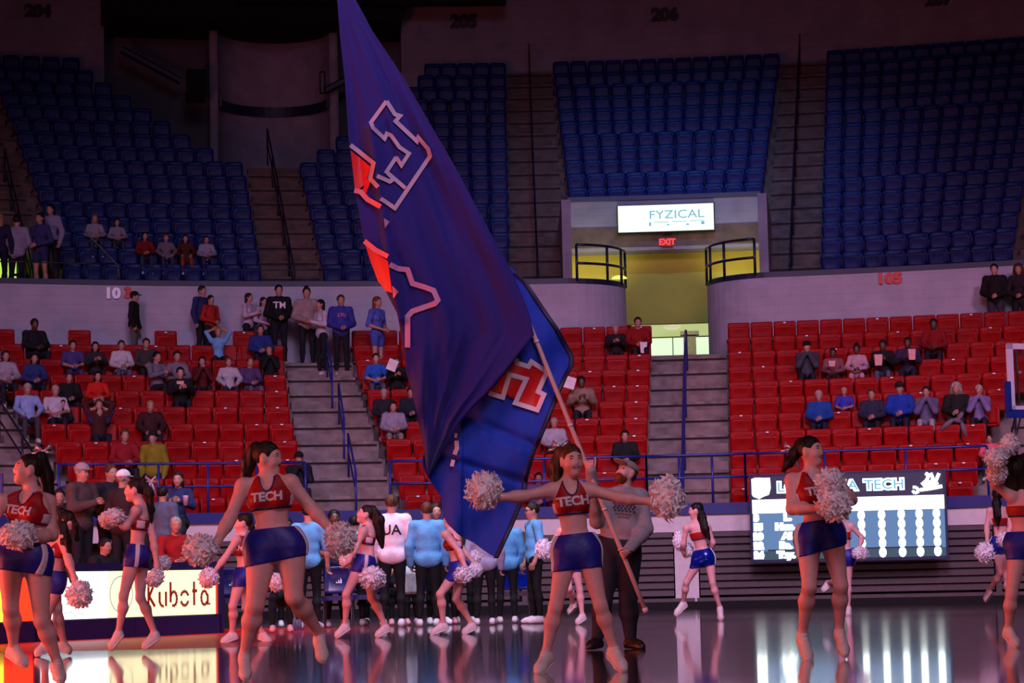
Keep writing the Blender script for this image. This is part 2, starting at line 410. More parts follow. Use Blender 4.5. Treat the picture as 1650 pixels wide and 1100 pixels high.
# closing walls of the arena behind and beside the camera
bw = MB()
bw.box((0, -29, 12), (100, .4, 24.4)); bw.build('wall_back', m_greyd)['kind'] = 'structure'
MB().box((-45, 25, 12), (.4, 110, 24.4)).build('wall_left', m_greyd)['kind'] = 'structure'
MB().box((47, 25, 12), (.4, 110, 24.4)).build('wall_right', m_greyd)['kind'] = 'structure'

# front wall of the lower bowl ------------------------------------------
RW = 27.2
fw_ = link('wall_front'); fw_['kind'] = 'structure'
MB().arc(RW, RW+.35, 1.52, 1.86, PL, PR, 60).build('wall_panel', m_white, fw_)
MB().arc(RW-.06, RW+.4, 1.86, 2.08, PL, PR, 60).build('blue_cap', m_blue, fw_)
MB().arc(RW+.33, RW+.4, 0, 1.6, PL, PR, 60).build('backing', m_dark, fw_)
MB().arc(RW-.03, RW+.3, .0, .14, PL, PR, 60).build('base_curb', m_dark, fw_)
MB().arc(RW-.02, RW+.3, .14, .21, PL, PR, 60).build('sill', m_slat, fw_)
bays = [(330, 560), (575, 835), (850, 1085), (1127, 1355), (1362, 1600), (1607, 1700)]
for a, b_ in bays:
    pa, pb = phi_at(a, RW, 1), phi_at(b_, RW, 1)
    sm = MB().arc(RW+.02, RW+.22, 0, .10, pa, pb, 6)
    V = np.array(sm.V); rr = np.hypot(V[:, 0]-CX, V[:, 1]-CY); V[:, 2] += (rr - RW) * .42; me = mesh('louver_slat', V, sm.F, m_slat)
    for i in range(9):
        o = link('louver_slat', me, fw_); o.location.z = .25 + .145 * i
    
for a, b_ in [(1087, 1125)]:
    MB().arc(RW-.02, RW+.34, .14, 1.6, phi_at(a, RW, 1), phi_at(b_, RW, 1), 2).build('pillar', m_white, fw_)
for a in (565, 840, 1603): MB().arc(RW-.01, RW+.34, .14, 1.6, phi_at(a, RW, 1), phi_at(a+9, RW, 1), 1).build('pillar', m_slat, fw_)

# seating tiers ----------------------------------------------------------
bowl = link('trim_1'); tag(bowl, kind='structure')
for k in range(11):
    MB().arc(lower_r(k) - .55, lower_r(k) + .4, lower_z(k) - .5, lower_z(k), PL, PR, 64).build('concrete_tier', m_conc, bowl)
MB().arc(lower_r(10)+.38, 38.7, 5.4, lower_z(10)+.12, PL, PR, 64).build('walkway', m_conc, bowl)
for k in range(18):
    lo = upper_r(k) - .42
    segs = [(PL, PR)] if k > 4 else [(PL, phi_at(905, 41, 8)), (phi_at(1240, 41, 8), PR)]
    if k > 9:
        e1 = {10: 307, 11: 276, 12: 244, 13: 212, 14: 182, 15: 150, 16: 132, 17: 132}[k]; e2 = {10: 540, 11: 575, 12: 605, 13: 630, 14: 650, 15: 672, 16: 684, 17: 684}[k]
        segs = [(PL, phi_at(e1 + 3, upper_r(k), upper_z(k))), (phi_at(e2 - 3, upper_r(k), upper_z(k)), PR)]
    for a, b_ in segs:
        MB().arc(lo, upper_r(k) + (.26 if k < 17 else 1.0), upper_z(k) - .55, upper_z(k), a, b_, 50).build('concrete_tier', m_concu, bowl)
for a, b_ in ((PL, phi_at(905, 41, 8)), (phi_at(1240, 41, 8), PR)):
    MB().arc(38.98, 40.1, 7.0, 7.5, a, b_, 40).build('walkway', m_conc, bowl)

def steps(pxa, pxb, rfun, zfun, ks, rise, dr):
    """half-height step blocks filling a stair aisle"""
    for k in ks:
        r = rfun(k) - .55 * (dr / .93); z = zfun(k)
        a = phi_at(pxa(k), r, z); b_ = phi_at(pxb(k), r, z)
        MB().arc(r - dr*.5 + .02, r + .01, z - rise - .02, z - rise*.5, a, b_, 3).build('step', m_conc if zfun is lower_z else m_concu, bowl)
lerp = lambda a, b_, t: a + (b_ - a) * t
steps(lambda k: lerp(494, 460, k/10), lambda k: lerp(648, 566, k/10), lower_r, lower_z, range(1, 11), .435, .93)
steps(lambda k: lerp(1041, 1050, k/10), lambda k: lerp(1176, 1171, k/10), lower_r, lower_z, range(1, 11), .435, .93)
steps(lambda k: lerp(-60, -200, k/10), lambda k: lerp(148, -30, k/10), lower_r, lower_z, range(1, 9), .435, .93)
steps(lambda k: lerp(1574, 1640, k/6), lambda k: lerp(1750, 1760, k/6), lower_r, lower_z, range(1, 7), .435, .93)
steps(lambda k: lerp(428, 398, k/10), lambda k: lerp(524, 484, k/10), upper_r, upper_z, range(1, 11), .5, .66)
steps(lambda k: lerp(823, 817, k/16), lambda k: lerp(916, 890, k/16), upper_r, upper_z, range(1, 17), .5, .66)
steps(lambda k: lerp(1229, 1258, k/16), lambda k: lerp(1321, 1331, k/16), upper_r, upper_z, range(1, 17), .5, .66)
steps(lambda k: lerp(20, -120, k/16), lambda k: lerp(106, -40, k/16), upper_r, upper_z, range(1, 17), .5, .66)
steps(lambda k: lerp(1630, 1660, k/6), lambda k: lerp(1700, 1720, k/6), upper_r, upper_z, range(1, 7), .5, .66)

MB().arc(upper_r(9), 53.4, upper_z(9) - .1, upper_z(9), phi_at(120, 50, 14), phi_at(700, 50, 14), 16).build('landing', m_conc, bowl)
# nosings along the stair aisles, shade under each lip painted as a dark strip
m_noseshade = mat('nosing_shadow', (.16, .13, .14), .8, noise=.2, scale=6); m_lip = mat('nosing_light', (.50, .44, .44), .8, noise=.25, scale=5)
def nosings(pxa, pxb, rfun, zfun, ks, off, md):
    for k in ks:
        r = rfun(k) - off; z = zfun(k); a = phi_at(pxa(k), r, z); b_ = phi_at(pxb(k), r, z)
        MB().arc(r - .05, r + .02, z - .055, z + .012, a, b_, 3).build('nosing', md[0], bowl); MB().arc(r - .012, r + .02, z - .10, z - .055, a, b_, 3).build('shadow_strip', md[1], bowl)
nn = (m_lip, m_noseshade); nu = (m_concu, m_noseshade)
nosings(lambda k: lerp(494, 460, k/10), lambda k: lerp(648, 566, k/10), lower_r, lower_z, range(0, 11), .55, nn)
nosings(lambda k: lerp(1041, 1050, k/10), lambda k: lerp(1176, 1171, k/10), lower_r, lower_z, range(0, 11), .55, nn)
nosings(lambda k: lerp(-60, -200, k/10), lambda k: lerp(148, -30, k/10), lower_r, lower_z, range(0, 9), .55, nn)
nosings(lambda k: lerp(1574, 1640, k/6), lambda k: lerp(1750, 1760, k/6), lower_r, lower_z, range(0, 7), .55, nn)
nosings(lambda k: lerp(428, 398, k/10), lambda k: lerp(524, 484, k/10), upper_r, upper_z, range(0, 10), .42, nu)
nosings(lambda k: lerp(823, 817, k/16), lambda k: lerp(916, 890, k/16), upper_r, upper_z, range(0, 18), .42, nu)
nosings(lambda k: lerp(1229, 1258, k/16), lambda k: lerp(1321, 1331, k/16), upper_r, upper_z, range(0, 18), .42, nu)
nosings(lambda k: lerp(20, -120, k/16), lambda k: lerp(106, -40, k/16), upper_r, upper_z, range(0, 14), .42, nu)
# white block wall between the bowls, turning in at the vomitory -------------
RM = 38.6
pv0 = phi_at(1015, RM + 1.6, 7); pv1 = phi_at(1136, RM + 1.6, 7)
def wall_profile(sgn, pend):
    """plan points of the wall's face from far side to inside the passage"""
    pts = []; rad = 1.75
    pc = pend + sgn * rad / RM; C0 = rp(RM + rad, pc, 0)
    far = PL if sgn < 0 else PR
    for i in range(41): pts.append(rp(RM, far + (pc - far) * i / 40, 0))
    rd = rp(1, pc, 0) - np.array([CX, CY, 0]); tg = np.array([rd[1], -rd[0], 0])
    for i in range(1, 13):
        a = math.pi / 2 * i / 12
        pts.append(C0 - rd * rad * math.cos(a) - sgn * tg * rad * math.sin(a))
    pts.append(pts[-1] + rd * 6.0)
    return pts
def extrude(pts, z0, z1, th, sgn):
    P = np.array(pts); V = []; n = len(P)
    for i in range(n):
        t = P[min(i+1, n-1)] - P[max(i-1, 0)]; t = t / np.linalg.norm(t); nn = np.array([t[1], -t[0], 0]) * sgn
        for q, z in ((0, z0), (th, z0), (th, z1), (0, z1)):
            v = P[i] + nn * q; V.append((v[0], v[1], z))
    Fc = []
    for i in range(n - 1):
        for k in range(4): Fc.append((4*i + k, 4*i + 4 + k, 4*i + 4 + (k+1) % 4, 4*i + (k+1) % 4))
    Fc += [(0, 1, 2, 3), tuple(4*(n-1) + k for k in (3, 2, 1, 0))]
    return V, Fc
profs = {}
for sgn, pe, nm in ((-1, pv0, 'wall_mid_left'), (1, pv1, 'wall_mid_right')):
    pts = wall_profile(sgn, pe); profs[sgn] = pts
    V, Fc = extrude(pts, 5.6, 7.98, -.3, -sgn); o = link(nm, mesh(nm, V, Fc, m_block, False)); o['kind'] = 'structure'
    for i, pgn in enumerate(o.data.polygons): pgn.use_smooth = False
    q = [p - 0 for p in pts]
    V, Fc = extrude(pts, 7.98, 8.12, -.34, -sgn); link('dark_cap', mesh('dark_cap', V, Fc, m_navy), o)
# recess behind the curved walls: side walls, lintel, olive back wall, soffit
s3l, s3r = phi_at(917, 43.5, 9), phi_at(1229, 43.5, 9)
zl0 = ringhit(1073, 399, 43.4)[2]; zl1 = ringhit(1073, 321, 43.4)[2]
lint = link('wall_lintel'); lint['kind'] = 'structure'
MB().arc(43.4, 43.7, zl0, zl1, s3l, s3r, 8).build('lintel_face', m_grey, lint)
MB().arc(43.4, 44.4, zl0 - .05, zl0, s3l, s3r, 8).build('soffit', m_grey, lint)
MB().arc(43.35, 43.8, zl1, zl1 + .12, s3l, s3r, 8).build('coping', m_navy, lint)
zy = ringhit(1073, 521, 44.2)[2]
o = MB().arc(44.2, 44.5, zy, zl0 + .3, s3l - .03, s3r + .03, 8).build('wall_vomitory', m_olive); o['kind'] = 'structure'
for sg, ph in ((-1, s3l), (1, s3r)):
    a, b_ = (ph - .006, ph) if sg < 0 else (ph, ph + .006)
    o = MB().arc(39.2, 47.2, 6.0, 10.2 if sg else 9, a, b_, 1).build('wall_recess_side', m_grey); o['kind'] = 'structure'
# landing of the passage and the lit concourse behind it
o = MB().arc(37.9, 52.5, 5.7, 6.05, pv0 - .02, pv1 + .02, 4).build('floor_passage', m_conc); o['kind'] = 'structure'
cz = lambda y, r=50.0: ringhit(1095, y, r)[2]
conc = link('window_1'); conc['kind'] = 'structure'
m_lit = emat('lit_lobby', (.90, 1.0, .84), 1.0)
m_lit2 = emat('lit_lobby_dim', (.88, .93, .62), .62)
p0, p1 = phi_at(1020, 50, 6.5), phi_at(1150, 50, 6.5)
MB().arc(50.0, 50.1, 5.9, cz(544), p0, p1, 4).build('pane', m_lit, conc)
MB().arc(49.9, 50.1, cz(544), cz(515), p0, p1, 4).build('transom', m_lit2, conc)
for x in (1085, 1106): MB().arc(49.85, 49.95, 5.9, cz(543), phi_at(x, 50, 6.5), phi_at(x+1.4, 50, 6.5), 1).build('window_frame', m_dark, conc)
MB().arc(49.85, 49.95, cz(544), cz(542.6), p0, p1, 4).build('window_frame', m_dark, conc)
t = MB(); pa, pb = phi_at(1103, 48.5, 6.5), phi_at(1123, 48.5, 6.5)
t.arc(48.3, 48.8, 5.9, cz(541, 48.5), pa, pb, 1)
o = t.build('pillar', mat('tan_column', (.52, .47, .38), .7)); tag(o, 'tan square column standing in the lit passage opening', 'column')
c2 = MB().arc(48.2, 48.9, cz(541, 48.5), cz(535, 48.5), phi_at(1098, 48.5, 6.5), phi_at(1128, 48.5, 6.5), 1).build('column_cap', mat('tan_column', (0, 0, 0)), o)
pl = MB(); cP = pix(1083, 527, ringhit(1083, 527, 49.0)[1])
V = []; 
for i, (r_, dz) in enumerate(((.0, -.07), (.16, -.06), (.26, 0), (.26, .04), (.05, .06), (0.0, .3))):
    for k in range(16): V.append(cP + [r_ * math.cos(k * math.pi / 8), r_ * math.sin(k * math.pi / 8), dz])
pl.add(V, [(i*16 + k, i*16 + (k+1) % 16, (i+1)*16 + (k+1) % 16, (i+1)*16 + k) for i in range(5) for k in range(16)])
tag(pl.build('ceiling_lamp', emat('lamp_glass', (.9, .88, .7), .8), None, True), 'pale bowl ceiling lamp above the lit passage opening', 'lamp')
# warm lamps of the lit lobby
rc = rp(44.9, (s3l + s3r)/2, 9.2)
area('lobby_lamp', tuple(rp(41.6, s3l*.85+s3r*.15, 7.6)), tuple(rp(44.2, s3l*.7+s3r*.3, 8.9)), .8, (1, .95, .50), 85, .5)
area('lobby_lamp', tuple(rp(41.6, s3l*.15+s3r*.85, 7.6)), tuple(rp(44.2, s3l*.3+s3r*.7, 8.9)), .8, (1, .95, .50), 75, .5)
area('lobby_lamp', tuple(rp(46.3, (pv0+pv1)/2, 8.4)), tuple(rp(47.5, (pv0+pv1)/2, 6.0)), 1.2, (.95, 1, .75), 70, .5)

# wall at the head of the upper bowl -----------------------------------------
top = link('wall_top'); top['kind'] = 'structure'
MB().arc(51.75, 52.0, 9, 24, PL, phi_at(166, 52, 18), 16).build('wall_panel', m_grey, top)
MB().arc(51.75, 52.0, 9, 24, phi_at(645, 52, 18), PR, 30).build('wall_panel', m_grey, top)
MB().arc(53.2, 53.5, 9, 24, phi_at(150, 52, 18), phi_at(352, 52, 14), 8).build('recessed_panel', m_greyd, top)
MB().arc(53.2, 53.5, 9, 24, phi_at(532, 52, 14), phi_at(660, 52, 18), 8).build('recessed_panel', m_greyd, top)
# concave niche tower with its blue band
nc = rp(51.9, phi_at(442, 52, 15), 0); pts = []; rd = nrm(nc - [CX, CY, 0]); tg = np.array([rd[1], -rd[0], 0]); RN = 1.72
for i in range(25):
    a = math.pi * (i / 24 - .5); pts.append(nc + tg * RN * math.sin(a) + rd * RN * math.cos(a) * .95)
V, Fc = extrude(pts, 10.5, 24, -.25, 1); link('niche_wall', mesh('niche_wall', V, Fc, mat('niche_plaster', (.58, .54, .62), .85, noise=.12, scale=2), True), top)
zb = ringhit(442, 181, 53.5)[2]
pin = [nc + (p - nc) * .97 for p in pts]
V, Fc = extrude(pin, zb - .16, zb + .14, .06, 1); link('blue_band', mesh('blue_band', V, Fc, mat('band_blue', (.07, .13, .26), .5)), top)
a0 = ringhit(196, 80, 51.6); a1 = ringhit(291, 131, 51.6); b0 = ringhit(524, 146, 51.6); b1 = ringhit(560, 128, 51.6)
MB().tube([a0, a1], .12, 6).build('sloping_band', m_navy, top)
MB().tube([b0, b1], .12, 6).build('sloping_band', m_navy, top)
q0, q1 = phi_at(302, 50.6, 16), phi_at(331, 50.6, 16); z0, z1 = ringhit(316, 160, 50.6)[2], ringhit(316, 112, 50.6)[2]
o = MB().arc(50.5, 51.1, z0, z1, q0, q1, 2).build('loudspeaker', m_dark); tag(o, 'black box loudspeaker mounted high on the wall beside the curved niche', 'speaker')
MB().arc(50.46, 50.5, z0+.05, z1-.05, q0+.001, q1-.001, 1).build('grille', mat('speaker_cloth', (.03, .03, .03), .9), o)
for i in range(2): MB().tube([rp(51.1, (q0+q1)/2, z0+.2+.5*i), rp(51.9, (q0+q1)/2, z0+.2+.5*i)], .03, 6).build('bracket', m_dark, o)
ff = MB(); c0 = ringhit(516, 150, 50.7); c1 = ringhit(523, 116, 50.7)
for x in (0, 1): ff.box(((c0[0] if x == 0 else c1[0]), c0[1], (c0[2]+c1[2])/2), (.035, .05, c1[2]-c0[2]))
for z in (c0[2], c1[2]): ff.box(((c0[0]+c1[0])/2, c0[1], z), (c1[0]-c0[0]+.03, .05, .035))
tag(ff.build('wall_frame', m_dark), 'narrow dark empty frame standing at the right edge of the curved niche', 'frame')
# dark suspended ceiling edge above the niche
sf = link('ceiling_soffit'); sf['kind'] = 'structure'
zc = ringhit(440, 40, 51)[2]
MB().arc(50.3, 55, zc, 24.1, phi_at(166, 51, 18), phi_at(646, 51, 18), 20).build('soffit', m_dark, sf)
MB().arc(49.9, 50.3, ringhit(720, 7, 50)[2], 24.1, phi_at(380, 50, 18), phi_at(815, 50, 18), 16).build('valance', m_dark, sf)

# wall numbers --------------------------------------------------------------
def text_mesh(txt, size, bold=.0, ext=0.0):
    c = bpy.data.curves.new('t', 'FONT'); c.body = txt; c.size = size; c.align_x = 'CENTER'; c.align_y = 'CENTER'; c.offset = bold; c.extrude = ext; c.resolution_u = 3
    o = bpy.data.objects.new('t', c); COL.objects.link(o); dg = bpy.context.evaluated_depsgraph_get(); dg.update()
    me = bpy.data.meshes.new_from_object(o.evaluated_get(dg)); V = np.array([v.co[:] for v in me.vertices]); Fc = [tuple(p.vertices) for p in me.polygons]
    bpy.data.objects.remove(o); bpy.data.curves.remove(c); return V, Fc
def ring_text(txt, px, py, r, hpx, m, parent, name, bold=.0, wsc=1.0, ext=.02):
    P = ringhit(px, py, r); ph = phiof(P); s = FPX / P[1]; V, Fc = text_mesh(txt, hpx / s * 1.38, bold, ext)
    W = [rp(r - v[2], ph + v[0] * wsc / r, P[2] + v[1]) for v in V]
    me = mesh(name, W, Fc, m); return link(name, me, parent)
m_num = mat('dark_numeral', (.13, .09, .14), .6); m_rednum = mat('red_numeral', (.80, .05, .06), .45); m_glint = mat('glint_numeral', (.97, .95, 1.0), .2, 1, .2, noise=0)
for t_, x, y, h, wh in (('204', 61, 18, 19, 'in the upper left corner'), ('205', 747, 35, 20, 'just right of the flag top'), ('206', 1071, 24, 20, 'above the middle blue block'), ('207', 1512, -1, 20, 'cut by the top edge at right')):
    o = ring_text(t_, x, y, 51.68, h, m_num, None, 'wall_numeral', .035, 1.05); tag(o, 'dark section number painted high on the rear wall %s' % wh, 'number')
o = ring_text('10', 181, 473, RM - .04, 17, m_glint, None, 'wall_numeral', .02, 1.1); tag(o, 'pale digits 10 with painted-in glint on the white wall left of the red 3', 'number')  # near-white colour stands in for the glint on these digits
o = ring_text('3', 206, 472, RM - .04, 17, m_rednum, None, 'wall_numeral', .02, 1.1); tag(o, 'red digit 3 on the white wall beside the man in the black cap', 'number')
o = ring_text('105', 1433, 449, RM - .04, 17, m_rednum, None, 'wall_numeral', .02, 1.2); tag(o, 'red section number 105 on the white wall above the right red seats', 'number')

# lit sponsor sign and exit sign ---------------------------------------------
sg = link('lightbox_sign'); P = ringhit(1073, 351, 43.1); ph = phiof(P); s = FPX / P[1]
a_, b_ = phi_at(996, 43.1, P[2]), phi_at(1150, 43.1, P[2]); hh = 43 / s / 2
MB().arc(43.12, 43.38, P[2]-hh-.03, P[2]+hh+.03, a_-.0007, b_+.0007, 4).build('housing', m_dark, sg)
MB().arc(43.06, 43.13, P[2]-hh, P[2]+hh, a_, b_, 4).build('lit_panel', emat('sign_panel', (.93, 1.0, .95), 1.15), sg)
m_teal = emat('sign_teal', (.42, .76, .82), .85)
ring_text('FYZICAL', 1090, 345.5, 43.05, 14, m_teal, sg, 'lettering', 0, 1.22, .005)
V = MB()
for x0, x1, y, h in ((1046, 1049, 361, 6), (1054, 1078, 357.5, 1.6), (1083, 1107, 356.3, 1.6), (1112, 1134, 355, 1.6), (1130, 1135, 358.5, 5), (1075, 1078, 362, 2.5), (1106, 1110, 361, 2.5)):
    A_ = ringhit(x0, y + h/2, 43.05); B_ = ringhit(x1, y - h/2, 43.05); V.arc(43.045, 43.06, min(A_[2], B_[2]), max(A_[2], B_[2]), phiof(A_), phiof(B_), 1)
V.build('small_print', m_teal, sg)
tag(sg, 'white backlit sign with thin teal letters above the passage', 'sign')
ex = link('exit_sign'); P = ringhit(1075, 390, 43.3); a_, b_ = phi_at(1066.5, 43.3, P[2]), phi_at(1083.5, 43.3, P[2])
MB().arc(43.26, 43.39, P[2]-.12, P[2]+.12, a_, b_, 1).build('housing', mat('exit_red', (.55, .08, .06), .5), ex)
ring_text('EXIT', 1075, 390, 43.25, 10, emat('exit_glow', (1, .22, .16), 1.3), ex, 'lettering', .01, .95, .004)
tag(ex, 'small red glowing exit sign under the white backlit sign', 'sign')

# rails ------------------------------------------------------------------------
m_rail = mat('blue_rail', (.13, .17, .50), .35, noise=.05); m_raild = mat('dark_rail', (.10, .11, .20), .4, noise=.05)
def ring_rail(r, zs, pa, pb, posts, zbase, m, label, rad=.025, group=None):
    o = link('guard_rail'); n = max(4, int((pb - pa) * r / .8))
    for z in zs: MB().tube([rp(r, pa + (pb-pa)*i/n, z) for i in range(n+1)], rad, 6).build('rail_pipe', m, o, True)
    for i in range(posts): 
        p = pa + (pb-pa)*i/(posts-1); MB().tube([rp(r, p, zbase), rp(r, p, zs[0])], rad, 6).build('post', m, o, True)
    return tag(o, label, 'railing', group)
rr = RW + .1
for x0, x1, n, lb in ((95, 492, 6, 'blue two-pipe rail in front of the left block of red seats'), (628, 1041, 6, 'blue two-pipe rail in front of the middle red seats, behind the flag'),
                      (1041, 1200, 4, 'blue two-pipe rail closing the foot of the right stair'), (1200, 1590, 4, 'blue two-pipe rail above the video board')):
    z1, z2 = 3.05, 2.6
    ring_rail(rr, (z1, z2), phi_at(x0, rr, z1), phi_at(x1, rr, z1), n, 2.05, m_rail, lb)
def radial_rail(px, rf, zf, k0, k1, m, label, h=.95, rad=.024, step=2):
    o = link('hand_rail'); ph = phi_at(px[0], rf(k0), zf(k0)); ph2 = phi_at(px[1], rf(k1), zf(k1)); pts = []
    for k in np.arange(k0, k1 + .01, 1):
        t_ = (k-k0)/(k1-k0); pts.append(rp(rf(k)-.3, ph + (ph2-ph)*t_, zf(k)+h))
    MB().tube(pts, rad, 6).build('rail_pipe', m, o, True)
    MB().tube([p - [0, 0, .42] for p in pts], rad*.8, 6).build('rail_pipe', m, o, True)
    for i in range(0, len(pts), step): MB().tube([pts[i] - [0, 0, h + .1], pts[i]], rad, 6).build('post', m, o, True)
    return tag(o, label, 'railing')
radial_rail((572, 560), lower_r, lower_z, 1, 3, m_rail, 'blue stair handrail, lowest of three beside the middle red seats')
radial_rail((553, 545), lower_r, lower_z, 4, 6, m_rail, 'blue stair handrail halfway up the left concrete stair')
radial_rail((534, 526), lower_r, lower_z, 7, 9, m_rail, 'blue stair handrail, topmost on the left concrete stair')
radial_rail((1102, 1107), lower_r, lower_z, 0, 9, m_rail, 'long blue handrail up the middle of the right concrete stair', 1.0, .035, 3)
radial_rail((70, -5), lower_r, lower_z, 1, 5, m_raild, 'dark sloping handrail on the stair at the far left edge')
radial_rail((1628, 1648), lower_r, lower_z, 1, 4, m_raild, 'dark handrail on the stair under the backboard')
radial_rail((474, 430), upper_r, upper_z, 0, 10, m_raild, 'thin dark handrail up the brown stair below the curved niche')
radial_rail((868, 853), upper_r, upper_z, 0, 17, m_raild, 'thin dark handrail up the tall stair left of the lit sign')
radial_rail((1275, 1291), upper_r, upper_z, 0, 17, m_raild, 'thin dark handrail up the tall stair right of the lit sign')
radial_rail((50, 5), upper_r, upper_z, 0, 8, m_raild, 'thin dark handrail on the stair at the upper left edge')
zr = 8.12
ring_rail(38.8, (zr+.42,), phi_at(-10, 38.8, 8.5), phi_at(190, 38.8, 8.5), 5, zr-.1, m_raild, 'thin grey rail in front of the standing group at upper left', .018)
ring_rail(38.8, (zr+.30,), phi_at(192, 38.8, 8.5), phi_at(545, 38.8, 8.5), 6, zr-.1, m_raild, 'low thin rail on the wall top below the left blue seats', .014)
ring_rail(38.8, (zr+.30,), phi_at(1322, 38.8, 8.5), phi_at(1690, 38.8, 8.5), 5, zr-.1, m_raild, 'low thin rail on the wall top below the right blue seats', .014)
tag(MB().tube([rp(38.8, phi_at(135, 38.8, 9), 9.35), rp(38.8, phi_at(190, 38.8, 8.6), 8.5), rp(38.8, phi_at(192, 38.8, 8.6), 8.2)], .02, 6).build('brace_rail', m_raild), 'thin sloping brace rail left of the seated group in blue seats', 'railing')
m_chrome = mat('painted_steel', (.16, .18, .26), .25, .5, .4, noise=0)
for sgn, lb in ((-1, 'curved dark rail on the rounded wall left of the passage'), (1, 'curved dark rail on the rounded wall right of the passage')):
    o = link('curved_rail'); pts = profs[sgn][41:54]
    pts = [p for p in pts]
    inner = []
    for i, p in enumerate(pts):
        inner.append(np.array([p[0], p[1], 0.0]))
    L_ = inner[1:12]
    top_z = ringhit(965 if sgn < 0 else 1180, 395 if sgn < 0 else 388, 38.9)[2]
    for z in (top_z, top_z - .47): MB().tube([p + [0, 0, z] for p in L_], .035, 8).build('rail_pipe', m_chrome, o, True)
    for i in (0, 4, 7, 10): MB().tube([L_[i] + [0, 0, 8.05], L_[i] + [0, 0, top_z]], .035, 8).build('post', m_chrome, o, True)
    tag(o, lb, 'railing')
o = MB(); P = ringhit(998, 449, 40.2)
V = [P + [.2*math.cos(a)*math.cos(b), .12*math.sin(a)*math.cos(b), .09*math.sin(b)] for b in np.linspace(0, 1.5, 5) for a in np.linspace(0, 2*math.pi, 13)[:-1]]
o.add(V, [(i*12+k, i*12+(k+1) % 12, (i+1)*12+(k+1) % 12, (i+1)*12+k) for i in range(4) for k in range(12)])
tag(o.build('lamp_dome', emat('lamp_yellow', (.95, 1, .45), 1.2), None, True), 'small glowing yellow dome lamp behind the left curved rail', 'lamp')
# lit yellow-green doorway glimpsed between the people at upper left
q0, q1 = phi_at(-45, 41.4, 8.4), phi_at(26, 41.4, 8.4)
o = MB().arc(41.35, 41.45, upper_z(0)-.1, ringhit(10, 385, 41.4)[2], q0, q1, 2).build('door_1', emat('lit_corridor', (.80, 1.0, .42), .85)); o['kind'] = 'structure'

# seats -----------------------------------------------------------------------
m_red = mat('red_plastic', (.57, .0, .015), .45, .14, noise=.10, scale=5)
m_bs = mat('blue_plastic', (.02, .11, .36), .42, .16, noise=.12, scale=5)
m_iron = mat('seat_iron', (.07, .05, .06), .5)
m_tag = mat('seat_number_plate', (.9, .88, .9), .3, noise=0)
back_me = roundbox('backrest', .51, .47, .035, .05, .28, .12, .05, .004, 3, m_red)
pan_me = roundbox('seat_pan', .47, .40, .05, .05, .0, -.10, .05, .006, 3, m_red)
me_st = MB(); me_st.box((0, .02, .2), (.035, .05, .42)); me_st.box((0, -.12, .40), (.04, .34, .03)); me_st.box((0, .05, .02), (.05, .16, .03)); st_me = mesh('stanchion', me_st.V, me_st.F, m_iron)
pl_me = MB().box((0, 0, 0), (.06, .008, .028)); pl_me = mesh('number_plate', pl_me.V, pl_me.F, m_tag)
FLAGPOLY = [(560, 100), (700, 220), (860, 450), (920, 580), (850, 780), (800, 890), (740, 870), (700, 780), (660, 640), (600, 420)]
def inpoly(x, y, P):
    c = False; n = len(P)
    for i in range(n):
        x0, y0 = P[i]; x1, y1 = P[i-1]
        if (y0 > y) != (y1 > y) and x < (x1-x0)*(y-y0)/(y1-y0)+x0: c = not c
    return c
def iv(tab, k):
    ks = sorted(tab); 
    if k <= ks[0]: return tab[ks[0]]
    for a, b_ in zip(ks, ks[1:]):
        if k <= b_: return tab[a] + (tab[b_] - tab[a]) * (k - a) / (b_ - a)
    return tab[ks[-1]]
RED = [('left', {0: 150, 2: 108, 3: 88, 4: 66, 5: 43, 7: 3, 9: -38}, {0: 492, 3: 480, 4: 474, 5: 468, 8: 459, 9: 458}, range(0, 10)),
       ('middle', {0: 652, 3: 622, 6: 592, 8: 574, 10: 566}, {0: 1040, 10: 1051}, range(0, 11)),
       ('right', {0: 1177, 10: 1172}, {0: 1570, 2: 1583, 3: 1590, 4: 1612, 5: 1632, 6: 1665, 10: 1700}, range(0, 11))]
BLUE = [('far left', {0: 108, 5: 68, 13: 2, 16: -30}, {0: 425, 7: 398, 8: 392, 9: 345, 10: 307, 11: 276, 12: 244, 13: 212, 14: 182, 15: 150, 16: 130}, range(0, 17)),
        ('left centre', {0: 525, 8: 482, 9: 510, 10: 540, 11: 575, 12: 605, 13: 630, 14: 650, 15: 672, 16: 684}, {0: 822, 16: 815}, range(0, 17)),
        ('centre', {6: 915, 16: 890}, {6: 1230, 16: 1257}, range(6, 17)),
        ('right', {0: 1322, 16: 1332}, {0: 1629, 5: 1650, 16: 1698}, range(0, 17))]
def layout(SEC, rf, zf, pitch):
    out = []
    for nm, Lf, Rt, ks in SEC:
        for k in ks:
            r, z = rf(k), zf(k); a = phi_at(iv(Lf, k), r, z + .6); b_ = phi_at(iv(Rt, k), r, z + .6)
            n = max(1, int(round((b_ - a) * r / pitch)))
            for j in range(n):
                out.append([nm, k, j, n, a + (b_ - a) * (j + .5) / n, r, z, (b_-a)*r/n])
    return out
seats = layout(RED, lower_r, lower_z, .555)
for x in (5, 128, 267, 393): seats.append(['left', 10, (5, 128, 267, 393).index(x), 4, phi_at(x, lower_r(10), 6.5), lower_r(10), lower_z(10), .555])
OCC = {}   # filled by the crowd: (row, phi)
